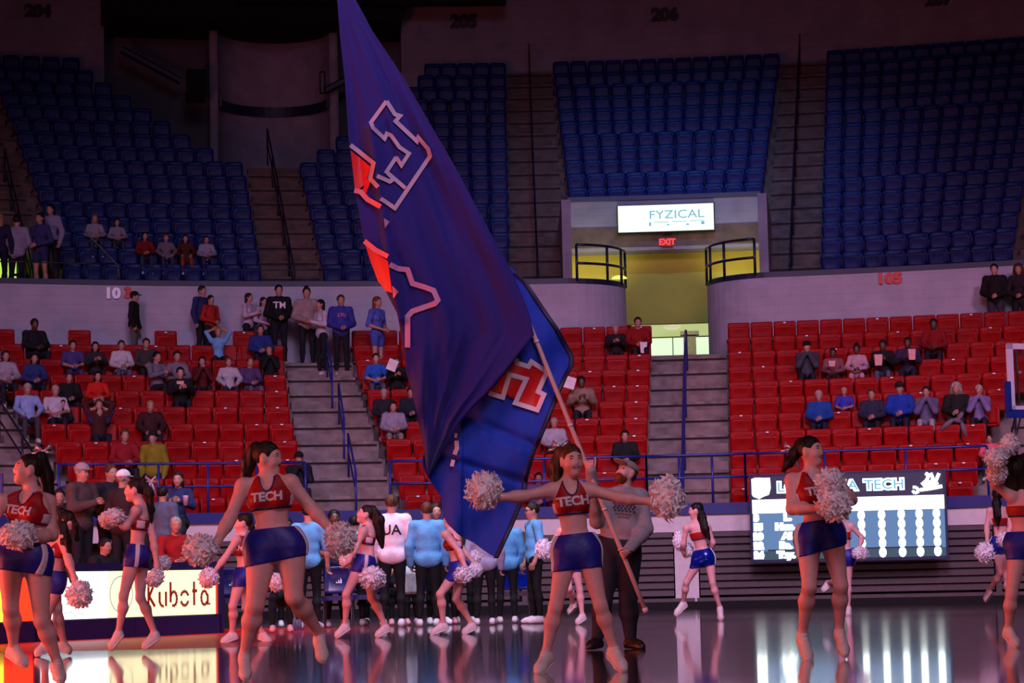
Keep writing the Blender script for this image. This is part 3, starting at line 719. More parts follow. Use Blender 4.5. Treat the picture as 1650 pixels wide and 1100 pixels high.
# ================================================================== people
m_skin = [mat('skin_light', (.87, .65, .66), .5, noise=.03, scale=30), mat('skin_tan', (.76, .55, .48), .5, noise=.03, scale=30), mat('skin_dark', (.36, .23, .18), .5, noise=.03, scale=30)]
m_crowd = [mat('skin_crowd_light', (.68, .49, .44), .6, noise=.04, scale=20), m_skin[1], m_skin[2]]
m_lipc = mat('lips_crowd', (.42, .20, .19), .5, noise=0)
def hairmat(nm, c): return mat('hair_' + nm, c, .55, .3, noise=.35, scale=30, bump=.6, bscale=60, stretch=(1, 1, .15))
HC = {'dark': hairmat('dark', (.13, .08, .07)), 'black': hairmat('black', (.06, .04, .045)), 'brown': hairmat('brown', (.30, .17, .12)), 'blond': hairmat('blond', (.55, .42, .28)),
      'grey': hairmat('grey', (.58, .54, .52)), 'red': hairmat('auburn', (.42, .20, .12))}
m_eyew = mat('eye_white', (.9, .88, .86), .2, noise=0); m_eyed = mat('eye_dark', (.07, .04, .04), .2, noise=0); m_lip = mat('lips', (.55, .10, .14), .35, noise=0)
m_teeth = mat('teeth', (.95, .92, .9), .3, noise=0)
CL = {}
def cloth(c, rough=.85):
    k = tuple(round(x, 2) for x in c)
    if k not in CL: CL[k] = mat('cloth_%d' % (len(CL) + 1), k, rough, .3, noise=.10, scale=9, bump=.25, bscale=25)
    return CL[k]
def put(name, me, parent, m=None):
    o = link(name, me, parent)
    if m is not None:
        o.material_slots[0].link = 'OBJECT'; o.material_slots[0].material = m
    return o
def hair_clip(G, low=-.11, back=.0):
    HA, H, q = G['HA'], G['H'], G['q']
    def f(P):
        L = (P - H) @ HA.T / q; n = np.array([0, -.50, .85])
        d = L @ n - (.0 + .85 * .070 - .5 * .070) - .004
        return np.maximum(d, -(L[..., 2]*.0 + L[..., 1] - low)) * q
    return f
def hair_prims(G, style):
    hat, HA, q = G['hat'], G['HA'], G['q']
    pr = [ell(hat(0, .032, -.016), HA, (.083*q, .094*q, .1*q))]
    if style == 'long': pr += [ell(hat(0, -.04, -.045), HA, (.085*q, .12*q, .06*q)), ell(hat(.06, -.12, -.02), HA, (.032*q, .12*q, .05*q)), ell(hat(-.06, -.12, -.02), HA, (.032*q, .12*q, .05*q)), ell(hat(0, -.15, -.06), HA, (.08*q, .11*q, .035*q))]
    if style == 'bun': pr += [sph(hat(0, .12, -.05), .045*q)]
    if style == 'tail': pr += [cone(hat(0, .06, -.1), hat(0, -.03, -.15), .03*q, .034*q), cone(hat(0, -.03, -.15), hat(0, -.17, -.12), .034*q, .015*q)]
    if style == 'curly': pr += [ell(hat(0, .02, -.03), HA, (.115*q, .12*q, .12*q)), sph(hat(.07, -.06, -.03), .06*q), sph(hat(-.07, -.06, -.03), .06*q)]
    return pr
def strands(V, amp=.004, fr=90):
    V = V.copy(); n = np.sin(V[:, 0]*fr) * np.cos(V[:, 1]*fr*1.1 + V[:, 2]*18); V[:, 0] += amp*n; V[:, 1] += amp*np.cos(V[:, 0]*fr*.8 + V[:, 2]*12); return V
def J_of(pose, fem, arms):
    sh = .165 if fem else .185; v = lambda *a: np.array(a, float); J = {}
    if pose == 'seat':
        J = dict(pel=v(0, .02, .50), neck=v(0, .08, 1.02), head=v(0, .04, 1.19), shL=v(-sh, .08, .98), shR=v(sh, .08, .98), hipL=v(-.09, 0, .49), hipR=v(.09, 0, .49),
                 knL=v(-.13, -.43, .52), knR=v(.13, -.43, .52), anL=v(-.13, -.46, .09), anR=v(.13, -.46, .09), toL=v(-.14, -.64, .03), toR=v(.14, -.64, .03))
        dz = -.45; 
        H = dict(lap=[(-.25, -.03, .74), (-.07, -.27, .66), (.25, -.03, .74), (.07, -.27, .68)], chin=[(-.2, -.24, .74), (-.04, -.13, 1.02), (.2, -.24, .74), (.05, -.13, 1.03)],
                 hold=[(-.25, -.08, .76), (-.08, -.34, .82), (.25, -.08, .76), (.08, -.34, .84)], up=[(-.3, .1, 1.2), (-.12, .12, 1.27), (.3, .1, 1.2), (.12, .12, 1.27)],
                 knee=[(-.27, -.1, .76), (-.15, -.38, .62), (.27, -.1, .76), (.14, -.38, .62)])[arms]
    else:
        J = dict(pel=v(0, 0, .95), neck=v(0, .0, 1.46), head=v(0, -.02, 1.63), shL=v(-sh, 0, 1.42), shR=v(sh, 0, 1.42), hipL=v(-.09, 0, .92), hipR=v(.09, 0, .92),
                 knL=v(-.10, -.02, .50), knR=v(.11, -.0, .50), anL=v(-.11, .02, .09), anR=v(.13, .03, .09), toL=v(-.14, -.17, .03), toR=v(.16, -.16, .03))
        H = dict(lap=[(-.27, .03, 1.13), (-.06, -.24, 1.02), (.27, .03, 1.13), (.06, -.24, 1.03)], down=[(-.26, .02, 1.13), (-.25, -.06, .88), (.26, .02, 1.13), (.25, -.08, .88)],
                 hold=[(-.25, -.06, 1.15), (-.07, -.30, 1.22), (.25, -.06, 1.15), (.07, -.30, 1.22)], chin=[(-.22, -.2, 1.2), (-.05, -.14, 1.46), (.25, .02, 1.13), (.1, -.22, 1.06)],
                 hip=[(-.34, .05, 1.16), (-.18, -.05, .98), (.34, .05, 1.16), (.18, -.05, .98)])[arms]
    J['elL'], J['haL'], J['elR'], J['haR'] = [np.array(x) for x in H]
    return J
TC = {}
def template(pose, fem, arms, res=.024):
    key = (pose, fem, arms)
    if key in TC: return TC[key]
    J = J_of(pose, fem, arms); G = build_figure(J, 0, (0, 0, 0), 1.0 if fem else 1.05, 1.0, 1.0 if fem else 1.12, fem, 1.0, hsc=1.06)
    V, Q = surf(G['torso'] + G['neck'] + G['headp'] + G['armU'] + G['armF'] + G['thighs'] + G['legs'] + G['hands'], res, 0, .03)
    f = G['fingers']; Q = np.concatenate([Q, np.array(f.F) + len(V)]); V = np.concatenate([V, np.array(f.V)])
    T = {'G': G, 'J': J, 'body': fastmesh('body', V, Q, m_skin[0])}
    T['long'] = fastmesh('shirt', *surf(G['torso'] + G['armU'] + G['armF'][:], res, .017, .026, lambda P: -(P[..., 2] - (J['pel'][2] - .12))), m_skin[0])
    T['short'] = fastmesh('shirt', *surf(G['torso'] + G['armU'], res, .017, .026, lambda P: -(P[..., 2] - (J['pel'][2] - .12))), m_skin[0])
    T['coat'] = fastmesh('jacket', *surf(G['torso'] + G['armU'] + G['armF'], res, .025, .03, lambda P: -(P[..., 2] - (J['pel'][2] - .14))), m_skin[0])
    def cut(P): return -(P[..., 2] - .10)
    T['trousers'] = fastmesh('trousers', *surf([G['torso'][2]] + G['torso'][-2:] + G['thighs'] + G['legs'], res, .009, .026, cut), m_skin[0])
    T['shorts'] = fastmesh('shorts', *surf([G['torso'][2]] + G['torso'][-2:] + part_thighs(G, .45), res, .012, .03), m_skin[0])
    sp, cl, _ = shoe_prims(J['anL'], J['toL']); sp2, cl2, _ = shoe_prims(J['anR'], J['toR'])
    T['shoe'] = [fastmesh('shoe', *surf(sp, .02, .004, .02, cl), m_skin[0]), fastmesh('shoe', *surf(sp2, .02, .004, .02, cl2), m_skin[0])]
    T['eye'] = [mesh('eye', MB().box(G['hat'](.03*a, .006, .081), (.018, .008, .008)).V, MB().box((0, 0, 0), (1, 1, 1)).F, m_eyed) for a in (-1, 1)]; e = MB().box(G['hat'](0, -.053, .084), (.034, .008, .007)); T['mouth'] = mesh('mouth', e.V, e.F, m_lipc)
    TC[key] = T; return T
HM = {}
def hair_mesh(pose, style):
    if (pose, style) in HM: return HM[(pose, style)]
    G = template(pose, False, 'lap')['G']; hat, HA = G['hat'], G['HA']
    if style in ('cap', 'capback'):
        s_ = -1 if style == 'capback' else 1
        pr = [ell(hat(0, .045, -.012), HA, (.097, .100, .115))]
        V, Q = surf(pr, .014, 0, .01, lambda P: -((P - G['H']) @ HA.T)[..., 1] + .035)
        pr = [ell(hat(0, .04, .10*s_), HA, (.07, .012, .075))]; V2, Q2 = surf(pr, .009, 0, .01)
        V, Q = np.concatenate([V, V2]), np.concatenate([Q, Q2 + len(V)])
    elif style == 'beanie':
        V, Q = surf([ell(hat(0, .045, -.014), HA, (.097, .104, .115))], .014, 0, .01, lambda P: -((P - G['H']) @ HA.T)[..., 1] + .03)
    elif style == 'hood':
        V, Q = surf([ell(hat(0, .0, -.03), HA, (.105, .13, .115)), cone(hat(0, -.12, -.03), hat(0, -.17, -.03), .1, .12)], .016, 0, .03, lambda P: ((P - G['H']) @ HA.T)[..., 2] - .045)
    else:
        V, Q = surf(hair_prims(G, style), .014, 0, .02, hair_clip(G, -.3 if style in ('long', 'tail', 'curly') else -.075)); V = strands(V, .003)
    me = fastmesh('hair', V, Q, HC['dark']); HM[(pose, style)] = me; return me
def person(loc, yaw, sc, pose, fem, arms, hair, hc, top, tc, legs, lc, skin, label, shoes=(.75, .73, .75), group=None, cat='person', capc=None):
    T = template(pose, fem, arms); o = link('person'); o.location = loc; o.rotation_euler = (0, 0, yaw); o.scale = (sc,) * 3
    put('body', T['body'], o, m_crowd[skin]); put('eye', T['eye'][0], o); put('eye', T['eye'][1], o); put('mouth', T['mouth'], o)
    if top: put('jacket' if top == 'coat' else 'shirt', T[top], o, cloth(tc))
    if legs: put(legs, T[legs], o, cloth(lc))
    for s_ in T['shoe']: put('shoe', s_, o, cloth(shoes))
    if hair in ('cap', 'capback', 'beanie', 'hood'):
        put('hood' if hair == 'hood' else 'cap', hair_mesh(pose, hair), o, cloth(capc or tc))
        if hair != 'hood': put('hair', hair_mesh(pose, 'short'), o, HC[hc])
    elif hair != 'bald': put('hair', hair_mesh(pose, hair), o, HC[hc])
    if hair == 'bald': pass
    return tag(o, label, cat, group)
def print_on(o, txt, me_key, size, m, z, back=False, w_=1.0):
    """flat print laid on the cloth of a standing or seated person"""
    V, Fc = text_mesh(txt, size, .003)
    bm = bmesh.new(); vs = [bm.verts.new(v) for v in V]; [bm.faces.new([vs[i] for i in f]) for f in Fc if len(set(f)) == len(f)]
    bmesh.ops.triangulate(bm, faces=bm.faces[:]); bmesh.ops.subdivide_edges(bm, edges=bm.edges[:], cuts=1, use_grid_fill=True)
    from mathutils.bvhtree import BVHTree
    me = me_key; bv = BVHTree.FromPolygons([v.co[:] for v in me.vertices], [tuple(p.vertices) for p in me.polygons])
    d = -1 if back else 1
    for v in bm.verts:
        x, y = v.co.x * w_ * d, v.co.y + z
        h = bv.ray_cast(Vector((x, -1.0 * d, y)), Vector((0, d, 0)))
        v.co = Vector((x, (h[0].y if h[0] else -.1*d) - .006 * d, y))
    mm = bpy.data.meshes.new('print'); bm.to_mesh(mm); bm.free(); mm.materials.append(m); return link('print', mm, o)

GRP = 'spectators in the stands'
def face_cam(P): return math.atan2(P[0], P[1]) * -1
def seated(px, py, fem, hair, hc, top, tc, label, arms='lap', skin=0, lc=(.12, .11, .16), legs='trousers', turn=0, upper=False, sc=None, capc=None, kid=False):
    best = None
    for k in range(0, 17 if upper else 11):
        r, z = (upper_r(k), upper_z(k)) if upper else (lower_r(k), lower_z(k))
        r -= .24; zh = ringhit(px, py, r)[2]; want = 1.19 * (.82 if kid else 1.0); e = abs(zh - z - want)
        if best is None or e < best[0]: best = (e, k, r, z, zh)
    _, k, r, z, zh = best; ph = phi_at(px, r, zh)
    s_ = min(1.12, max(.75, (zh - z) / 1.19)); P = rp(r, ph, z)
    if not upper: OCC.setdefault(k, []).append((px, ph))
    return person(P, -ph + turn, s_, 'seat', fem, arms, hair, hc, top, tc, legs, lc, skin, label, group=GRP, capc=capc)
def stander(px, py, r, fem, hair, hc, top, tc, label, arms='down', skin=0, lc=(.09, .09, .13), legs='trousers', turn=0, zf=None, Y=None, shoes=(.75, .73, .75), capc=None, group=GRP, lo=.8, hi=1.14):
    P = ringhit(px, py, r) if Y is None else pix(px, py, Y)
    z = zf; s_ = min(hi, max(lo, (P[2] - z) / 1.63)); ph = phiof(P) if Y is None else 0
    return person((P[0], P[1], z if (P[2]-z)/1.63 < hi + .02 else P[2] - 1.63*s_), -ph + turn, s_, 'stand', fem, arms, hair, hc, top, tc, legs, lc, skin, label, shoes, group, capc=capc)
def held(name, px, py, P0, label, cat, w_, h, d, m, tilt=0, yaw=0):
    Y = P0[1]; P = pix(px, py, Y)
    mb = MB()
    if cat == 'box':
        t_ = 1.25
        V = [(-w_/2, -d/2, -h/2), (w_/2, -d/2, -h/2), (w_/2, d/2, -h/2), (-w_/2, d/2, -h/2), (-w_/2*t_, -d/2*t_, h/2), (w_/2*t_, -d/2*t_, h/2), (w_/2*t_, d/2*t_, h/2), (-w_/2*t_, d/2*t_, h/2)]
        mb.add(V, [(0, 3, 2, 1), (0, 1, 5, 4), (1, 2, 6, 5), (2, 3, 7, 6), (3, 0, 4, 7), (4, 5, 6, 7)])
    else:
        n = 4
        for i in range(n + 1): mb.V += [(-w_/2, .012*math.sin(i*1.3), -h/2 + h*i/n), (w_/2, .012*math.sin(i*1.3 + .6), -h/2 + h*i/n), (w_/2, .012*math.sin(i*1.3+.6) + .003, -h/2 + h*i/n), (-w_/2, .012*math.sin(i*1.3) + .003, -h/2 + h*i/n)]
        for i in range(n):
            for k in range(4): mb.F.append((4*i+k, 4*i+(k+1) % 4, 4*i+4+(k+1) % 4, 4*i+4+k))
        mb.F += [(3, 2, 1, 0), (4*n, 4*n+1, 4*n+2, 4*n+3)]
    o = mb.build(name, m); o.location = P; o.rotation_euler = (0, tilt, yaw)
    return tag(o, label, cat)
m_paper = mat('paper', (.88, .84, .86), .7, noise=.03); m_pop = mat('popcorn_card', (.85, .62, .62), .6, noise=.1, scale=30)
WZ = lower_z(10) + .12; RWK = 38.0
# --- left block -------------------------------------------------------------
seated(57, 522, 0, 'short', 'black', 'coat', (.10, .09, .12), 'man in a black jacket seated alone in the top row at far left', skin=2, turn=.2)
seated(10, 573, 1, 'long', 'dark', 'coat', (.62, .58, .64), 'long-haired girl in a pale hoodie at the left frame edge')
seated(56, 577, 1, 'long', 'black', 'coat', (.16, .20, .42), 'woman with long black hair in a dark blue jacket, far left')
seated(118, 556, 0, 'short', 'dark', 'short', (.26, .22, .46), 'man in a violet-blue T-shirt looking ahead below a lone top-row seat', 'lap', lc=(.25, .22, .40))
seated(154, 558, 1, 'long', 'black', 'coat', (.17, .15, .17), 'woman with long black hair in a charcoal jacket beside the violet shirt man', 'hold')
seated(196, 556, 1, 'tail', 'dark', 'coat', (.74, .70, .74), 'girl in a white sweatshirt beneath the man in the black cap', lc=(.30, .32, .45))
seated(236, 553, 0, 'short', 'dark', 'long', (.22, .20, .20), 'man in a dark olive pullover right of the white sweatshirt girl')
seated(255, 575, 0, 'short', 'black', 'long', (.42, .39, .46), 'man in a grey tee leaning right, below the olive pullover man', 'hold', turn=.5)
seated(286, 574, 1, 'tail', 'dark', 'long', (.45, .42, .48), 'woman in a light grey top right of the leaning grey man')
seated(326, 582, 1, 'long', 'black', 'long', (.33, .07, .09), 'dark-haired girl in a dark red top among the left red seats', 'chin')
seated(369, 583, 1, 'long', 'red', 'coat', (.70, .66, .72), 'auburn-haired girl in a white sweater with knees drawn up', 'knee', lc=(.14, .15, .24))
seated(404, 583, 0, 'short', 'red', 'long', (.30, .22, .40), 'young man in a purple patterned shirt beside the white sweater girl', lc=(.35, .34, .45), turn=.2)
seated(434, 565, 0, 'short', 'blond', 'coat', (.09, .08, .09), 'person in black with both hands raised to the face near the aisle', 'chin')
seated(352, 535, 1, 'bun', 'blond', 'short', (.42, .62, .82), 'person in a sky blue shirt in the top row at left', 'up')
seated(420, 531, 0, 'short', 'dark', 'coat', (.14, .18, .46), 'man in a royal blue jacket in the upper left rows by the aisle')
seated(112, 608, 0, 'short', 'brown', 'coat', (.10, .08, .09), 'man in a black zipped jacket, fourth row of the crowd at left')
seated(158, 606, 1, 'long', 'black', 'long', (.74, .12, .08), 'woman with long dark hair in an orange-red sweater', lc=(.08, .07, .09))
seated(45, 626, 0, 'short', 'grey', 'long', (.55, .62, .82), 'man in light blue sleeves and a dark vest by the left aisle', 'knee', lc=(.25, .22, .26))
seated(90, 629, 0, 'short', 'grey', 'short', (.72, .68, .74), 'man in a white printed T-shirt beside the light blue sleeves', 'lap')
seated(102, 655, 1, 'long', 'dark', 'coat', (.13, .11, .14), 'child with a dark coat open over a blue shirt at left', 'lap', kid=True)
seated(160, 652, 0, 'short', 'brown', 'long', (.24, .08, .10), 'man in dark maroon sleeves with hands on his head', 'up')
seated(161, 663, 0, 'short', 'dark', 'short', (.14, .16, .34), 'child in a navy T-shirt leaning back on the maroon-sleeved man', 'up', kid=True)
seated(243, 654, 0, 'short', 'blond', 'coat', (.22, .08, .11), 'man in a dark maroon jacket with a blue stripe, middle left rows', 'knee')
seated(202, 699, 0, 'short', 'brown', 'long', (.52, .08, .12), 'person in a crimson jacket near the yellow-green jacket', 'lap')
p = seated(291, 600, 0, 'short', 'black', 'coat', (.10, .08, .09), 'person in black bent over a popcorn box in the left rows', 'hold', skin=1)
held('popcorn_box', 291, 621, p.location, 'pink and white popcorn box on the lap of the person in black', 'box', .13, .2, .09, m_pop)
stander(247, 705, 29.7, 0, 'beanie', 'dark', 'coat', (.50, .46, .10), 'standing person in a yellow-green jacket and dark beanie', 'down', zf=lower_z(1), lc=(.15, .15, .25), turn=-.5, capc=(.08, .07, .08))
# behind the courtside board
RZ = .55
tag(MB().box((-10.2, 36.6, .275), (11.0, 5.2, .55)).build('platform', mat('riser_dark', (.12, .10, .13), .7)), 'low dark platform behind the courtside advertising board', 'platform', kind='structure')
o = stander(131, 762, None, 0, 'cap', 'grey', 'coat', (.30, .23, .23), 'stooping person in a brown printed hoodie and grey cap behind the lit board', 'hold', zf=RZ, Y=35.2, turn=1.0, capc=(.55, .52, .55), lo=.5)
stander(178, 762, None, 0, 'short', 'brown', 'coat', (.10, .10, .14), 'man in a black jacket bending beside the brown hoodie person', 'lap', zf=RZ, Y=35.8, turn=.7, lo=.5)
stander(198, 772, None, 0, 'cap', 'grey', 'coat', (.17, .12, .14), 'person in a white cap seen from behind above the lit board', 'lap', zf=RZ, Y=34.9, turn=2.6, capc=(.88, .86, .9), lo=.5)
stander(262, 796, None, 0, 'short', 'black', 'coat', (.30, .34, .44), 'person in a grey-blue jacket turned away behind the leftward cheerleader', 'down', zf=RZ, Y=35.0, turn=2.8, lo=.5)
for a in ((173, 880, 34.2, 0, 'short', 'black', 'coat', (.10, .08, .10), 'man with glasses low behind the lit board', 0, .9), (284, 846, 34.4, 0, 'short', 'grey', 'long', (.55, .05, .07), 'bald-topped man in a red shirt above the lit board', 0, .3),
          (286, 772, 36.9, 1, 'long', 'dark', 'long', (.13, .15, .32), 'woman in a navy printed top holding a pink cup', 0, .0), (96, 800, 37.2, 0, 'short', 'dark', 'coat', (.13, .10, .11), 'dark-clothed man half hidden behind the leftmost cheerleader', 0, .2),
          (60, 815, 36.5, 1, 'long', 'black', 'coat', (.12, .10, .12), 'woman in black behind the leftmost cheerleader', 1, 0), (230, 850, 37.0, 0, 'short', 'black', 'coat', (.09, .08, .10), 'dark-jacketed man between the leftward cheerleader and the white cap', 2, 0)):
    P = pix(a[0], a[1], a[2]); s_ = 1.0; person((P[0], P[1], P[2] - 1.19), a[10], 1.0, 'seat', a[3], 'lap' if a[4] != 'long' else 'hold', a[4], a[5], a[6], a[7], 'trousers', (.10, .10, .13), a[9], a[8], group=GRP)
P = pix(299, 806, 36.3); cup = MB().tube([P - [0, 0, .08], P + [0, 0, .06], P + [0, 0, .075]], [.035, .045, .045], 12).build('drink_cup', mat('pink_cup', (.85, .6, .68), .4), None, True); tag(cup, 'pink drink cup held by the woman in navy', 'cup')
# --- walkway in front of the 103 wall ---------------------------------------------
stander(216, 478, RWK, 0, 'cap', 'black', 'coat', (.07, .06, .07), 'man in a black cap and coat walking past the red 3', 'down', zf=WZ, turn=1.2, lc=(.38, .33, .34), capc=(.07, .06, .07))
stander(325, 469, RWK, 0, 'short', 'dark', 'long', (.14, .16, .36), 'tall man in a dark blue pullover against the white wall', 'down', zf=WZ, turn=.7)
stander(339, 483, RWK-.3, 0, 'short', 'black', 'long', (.62, .12, .10), 'boy with orange-red sleeves beside the tall blue man', 'lap', zf=WZ, turn=.6, lo=.7)
stander(400, 480, RWK, 1, 'long', 'dark', 'long', (.70, .62, .72), 'dark-haired girl in a pale lilac top, left one of the two in white', 'hold', zf=WZ, turn=.9)
stander(424, 486, RWK, 1, 'long', 'dark', 'long', (.66, .60, .68), 'girl in a pale patterned top next to the black hockey jersey', 'lap', zf=WZ, turn=.6)
p31 = stander(449, 468, RWK-.5, 0, 'short', 'black', 'coat', (.06, .06, .08), 'tall youth in a black jersey with white letters', 'lap', zf=WZ-.2, turn=.1)
stander(494, 472, RWK-.7, 0, 'bun', 'dark', 'coat', (.58, .50, .50), 'person in a beige sweatshirt with hair in a high bun on the stair head', 'lap', zf=WZ-.3)
stander(517, 491, RWK-1.2, 1, 'long', 'black', 'long', (.72, .68, .74), 'girl in a white top facing left on the stair head', 'hold', zf=WZ-.45, turn=-1.1)
p34 = stander(549, 484, RWK-1.2, 0, 'short', 'brown', 'coat', (.20, .20, .56), 'youth in a blue sweatshirt with a pink print on the stair', 'lap', zf=WZ-.45, turn=.1)
stander(607, 487, 36.4, 1, 'long', 'red', 'short', (.30, .34, .68), 'girl in a blue pinafore dress walking left of the flag', 'lap', zf=lower_z(9), legs='shorts', lc=(.26, .30, .64), turn=.8)
# --- middle block ---------------------------------------------------------------
seated(606, 577, 1, 'short', 'dark', 'short', (.14, .34, .72), 'woman in a bright blue T-shirt left of the flag', skin=1, lc=(.3, .3, .4))
p = seated(639, 583, 0, 'short', 'brown', 'coat', (.10, .10, .12), 'man in black reading a paper beside the flag edge', 'hold')
held('paper_sheet', 632, 588, p.location - Vector((0, .5, 0)), 'white paper sheet held up by the man beside the flag', 'paper', .22, .26, 0, m_paper, .4)
seated(619, 634, 0, 'short', 'grey', 'coat', (.13, .12, .16), 'older man in a dark jacket above the person in grey', 'lap')
seated(634, 655, 0, 'short', 'dark', 'coat', (.55, .52, .60), 'person in a grey sweatshirt with glasses and folded hands', 'lap', lc=(.5, .46, .44))
seated(662, 632, 0, 'short', 'dark', 'coat', (.11, .12, .18), 'person in a dark shirt close behind the flag edge', 'lap')
seated(992, 530, 0, 'short', 'grey', 'coat', (.12, .10, .12), 'man in a dark jacket in the top row right of the flag', 'hold')
p = seated(1028, 519, 0, 'short', 'black', 'long', (.52, .05, .07), 'young man in a red sweatshirt at the end of the top row', 'lap', turn=.1)
held('white_bag', 1037, 560, p.location - Vector((0, .4, 0)), 'white paper bag hanging in front of the red sweatshirt', 'box', .14, .26, .08, m_paper)
p = seated(937, 615, 0, 'short', 'black', 'coat', (.55, .45, .40), 'person in a tan jacket holding white sheets right of the flag', 'hold', skin=2)
held('paper_sheet', 917, 616, p.location - Vector((0, .3, 0)), 'large white paper sheet in front of the tan jacket', 'paper', .28, .26, 0, m_paper, .3)
seated(893, 681, 0, 'short', 'grey', 'coat', (.64, .62, .68), 'person in a white and grey jacket beside the flag hem', 'lap', lc=(.10, .1, .12))
seated(1007, 702, 0, 'short', 'black', 'coat', (.09, .10, .11), 'youth in a black hoodie above the flag bearer', 'lap')
seated(868, 770, 0, 'short', 'dark', 'coat', (.34, .26, .46), 'child in a purple and white top low in the middle red seats', 'lap', kid=True)
seated(482, 738, 0, 'cap', 'dark', 'coat', (.10, .10, .14), 'person in a dark cap leaning on the rail by the left aisle', 'chin', capc=(.07, .07, .1))
# --- right block ------------------------------------------------------------------
seated(1300, 558, 0, 'cap', 'black', 'coat', (.24, .24, .30), 'man in a dark grey jacket and cap with hands at his mouth', 'chin', skin=1, capc=(.06, .06, .07))
p = seated(1342, 568, 0, 'short', 'black', 'long', (.50, .30, .34), 'child eating from a red and white carton', 'lap', skin=2, kid=True)
held('popcorn_box', 1340, 586, p.location - Vector((0, .35, 0)), 'red and white snack carton in the hands of the child', 'box', .13, .13, .1, m_pop)
seated(1380, 562, 1, 'bun', 'black', 'long', (.72, .56, .62), 'girl all in pale pink with a white hair bow', 'lap', skin=2, lc=(.70, .55, .62))
p = seated(1422, 556, 0, 'short', 'black', 'coat', (.10, .09, .11), 'person in black holding a popcorn bag beside the pink girl', 'hold', skin=2, lc=(.3, .34, .45))
held('popcorn_box', 1415, 580, p.location - Vector((0, .45, 0)), 'tall pink popcorn bag beside the girl in pink', 'box', .15, .25, .09, m_pop)
p = seated(1462, 552, 0, 'short', 'black', 'coat', (.20, .15, .28), 'person in a dark purple jacket with a popcorn bag', 'hold', skin=2)
held('popcorn_box', 1469, 571, p.location - Vector((0, .45, 0)), 'pink popcorn bag held by the person in dark purple', 'box', .14, .24, .09, m_pop)
p = seated(1504, 522, 0, 'short', 'black', 'long', (.50, .05, .08), 'man in a red shirt reclining in the upper right seats', 'lap', skin=2)
seated(1319, 637, 0, 'short', 'grey', 'coat', (.10, .26, .58), 'grey-haired man in a blue sweatshirt, leftmost of the seven in a row', 'lap')
p56 = seated(1360, 637, 0, 'short', 'grey', 'short', (.24, .20, .66), 'child in a purple-blue T-shirt over white sleeves', 'lap', kid=True)
seated(1404, 635, 0, 'short', 'brown', 'coat', (.16, .16, .26), 'boy in a navy and grey raglan top in the row of seven', 'lap')
seated(1449, 625, 0, 'cap', 'dark', 'coat', (.08, .22, .62), 'man in a bright royal blue jacket and dark cap', 'lap', capc=(.1, .1, .16))
seated(1492, 631, 0, 'short', 'dark', 'coat', (.36, .34, .48), 'person in grey-violet with hands to the mouth', 'chin', lc=(.6, .56, .6))
seated(1540, 625, 0, 'curly', 'grey', 'coat', (.09, .09, .10), 'curly grey-haired person in a black coat', 'lap')
seated(1577, 628, 1, 'short', 'grey', 'coat', (.46, .40, .60), 'woman in a lavender top resting chin on hand by the aisle', 'chin')
seated(1594, 712, 0, 'short', 'dark', 'long', (.80, .36, .42), 'child in a pink top at the end of the rail behind the pom-poms', 'lap', kid=True)
stander(1602, 434, RWK, 0, 'short', 'black', 'coat', (.09, .07, .09), 'standing man in a black jacket over a white shirt at upper right', 'lap', zf=WZ, skin=1, lc=(.2, .2, .26))
stander(1641, 434, RWK, 1, 'curly', 'brown', 'coat', (.15, .11, .15), 'standing woman in a dark coat at the right frame edge', 'lap', zf=WZ)
P = pix(1540, 688, 48.6)
jk = MB(); 
for (a, b_) in (((-.32, 0, -.06), (-.05, -.03, .16)), ((-.05, -.03, .16), (.12, 0, .10)), ((.12, 0, .10), (.2, 0, -.2)), ((.02, -.02, .12), (.16, -.01, .3))): jk.tube([P + np.array(a), P + (np.array(a)+b_)/2 + [0, 0, .01], P + np.array(b_)], [.03, .06, .035], 8)
tag(jk.build('draped_jacket', cloth((.42, .36, .42)), None, True), 'mauve jacket draped over a front red seat below the lavender woman', 'jacket')
# --- upper left ------------------------------------------------------------------
ZU = 7.5
stander(0, 352, 39.6, 1, 'long', 'blond', 'long', (.12, .10, .24), 'blond-haired person at the left frame edge before the yellow doorway', 'down', zf=ZU, turn=2.6)
stander(27, 356, 39.6, 0, 'short', 'dark', 'coat', (.52, .50, .60), 'person in a grey hooded top with a backpack seen from behind', 'lap', zf=ZU, turn=2.8)
stander(65, 352, 39.5, 1, 'long', 'dark', 'long', (.20, .20, .40), 'long-haired girl in a dark vest dress and bare legs', 'lap', zf=ZU, turn=-.7, legs='shorts', lc=(.16, .16, .34))
stander(82, 338, 40.0, 1, 'long', 'black', 'coat', (.52, .48, .60), 'girl in a white jacket behind the long-haired girl', 'down', zf=ZU+.1, turn=-.6)
for a in ((153, 353, 1, 'long', 'blond', 'coat', (.56, .54, .62), 'girl in a white coat, leftmost seated in the blue seats'), (189, 358, 1, 'long', 'black', 'long', (.52, .50, .58), 'girl in a white top beside the leftmost seated girl'),
          (234, 380, 1, 'long', 'black', 'long', (.48, .07, .10), 'dark-haired person in a red shirt in the blue seats'), (268, 383, 1, 'short', 'red', 'coat', (.44, .38, .44), 'person in a pinkish grey top between the red shirt and orange trousers'),
          (299, 384, 1, 'long', 'black', 'long', (.30, .12, .10), 'girl with orange-brown clothes and bare shins in the blue seats'), (333, 386, 1, 'short', 'dark', 'coat', (.56, .54, .66), 'person in a white hoodie, rightmost seated in the blue seats')):
    seated(a[0], a[1], a[2], a[3], a[4], a[5], a[6], a[7], 'knee' if a[0] in (299, 268) else 'lap', upper=True, lc=(.50, .22, .12) if a[0] == 299 else (.18, .20, .32))
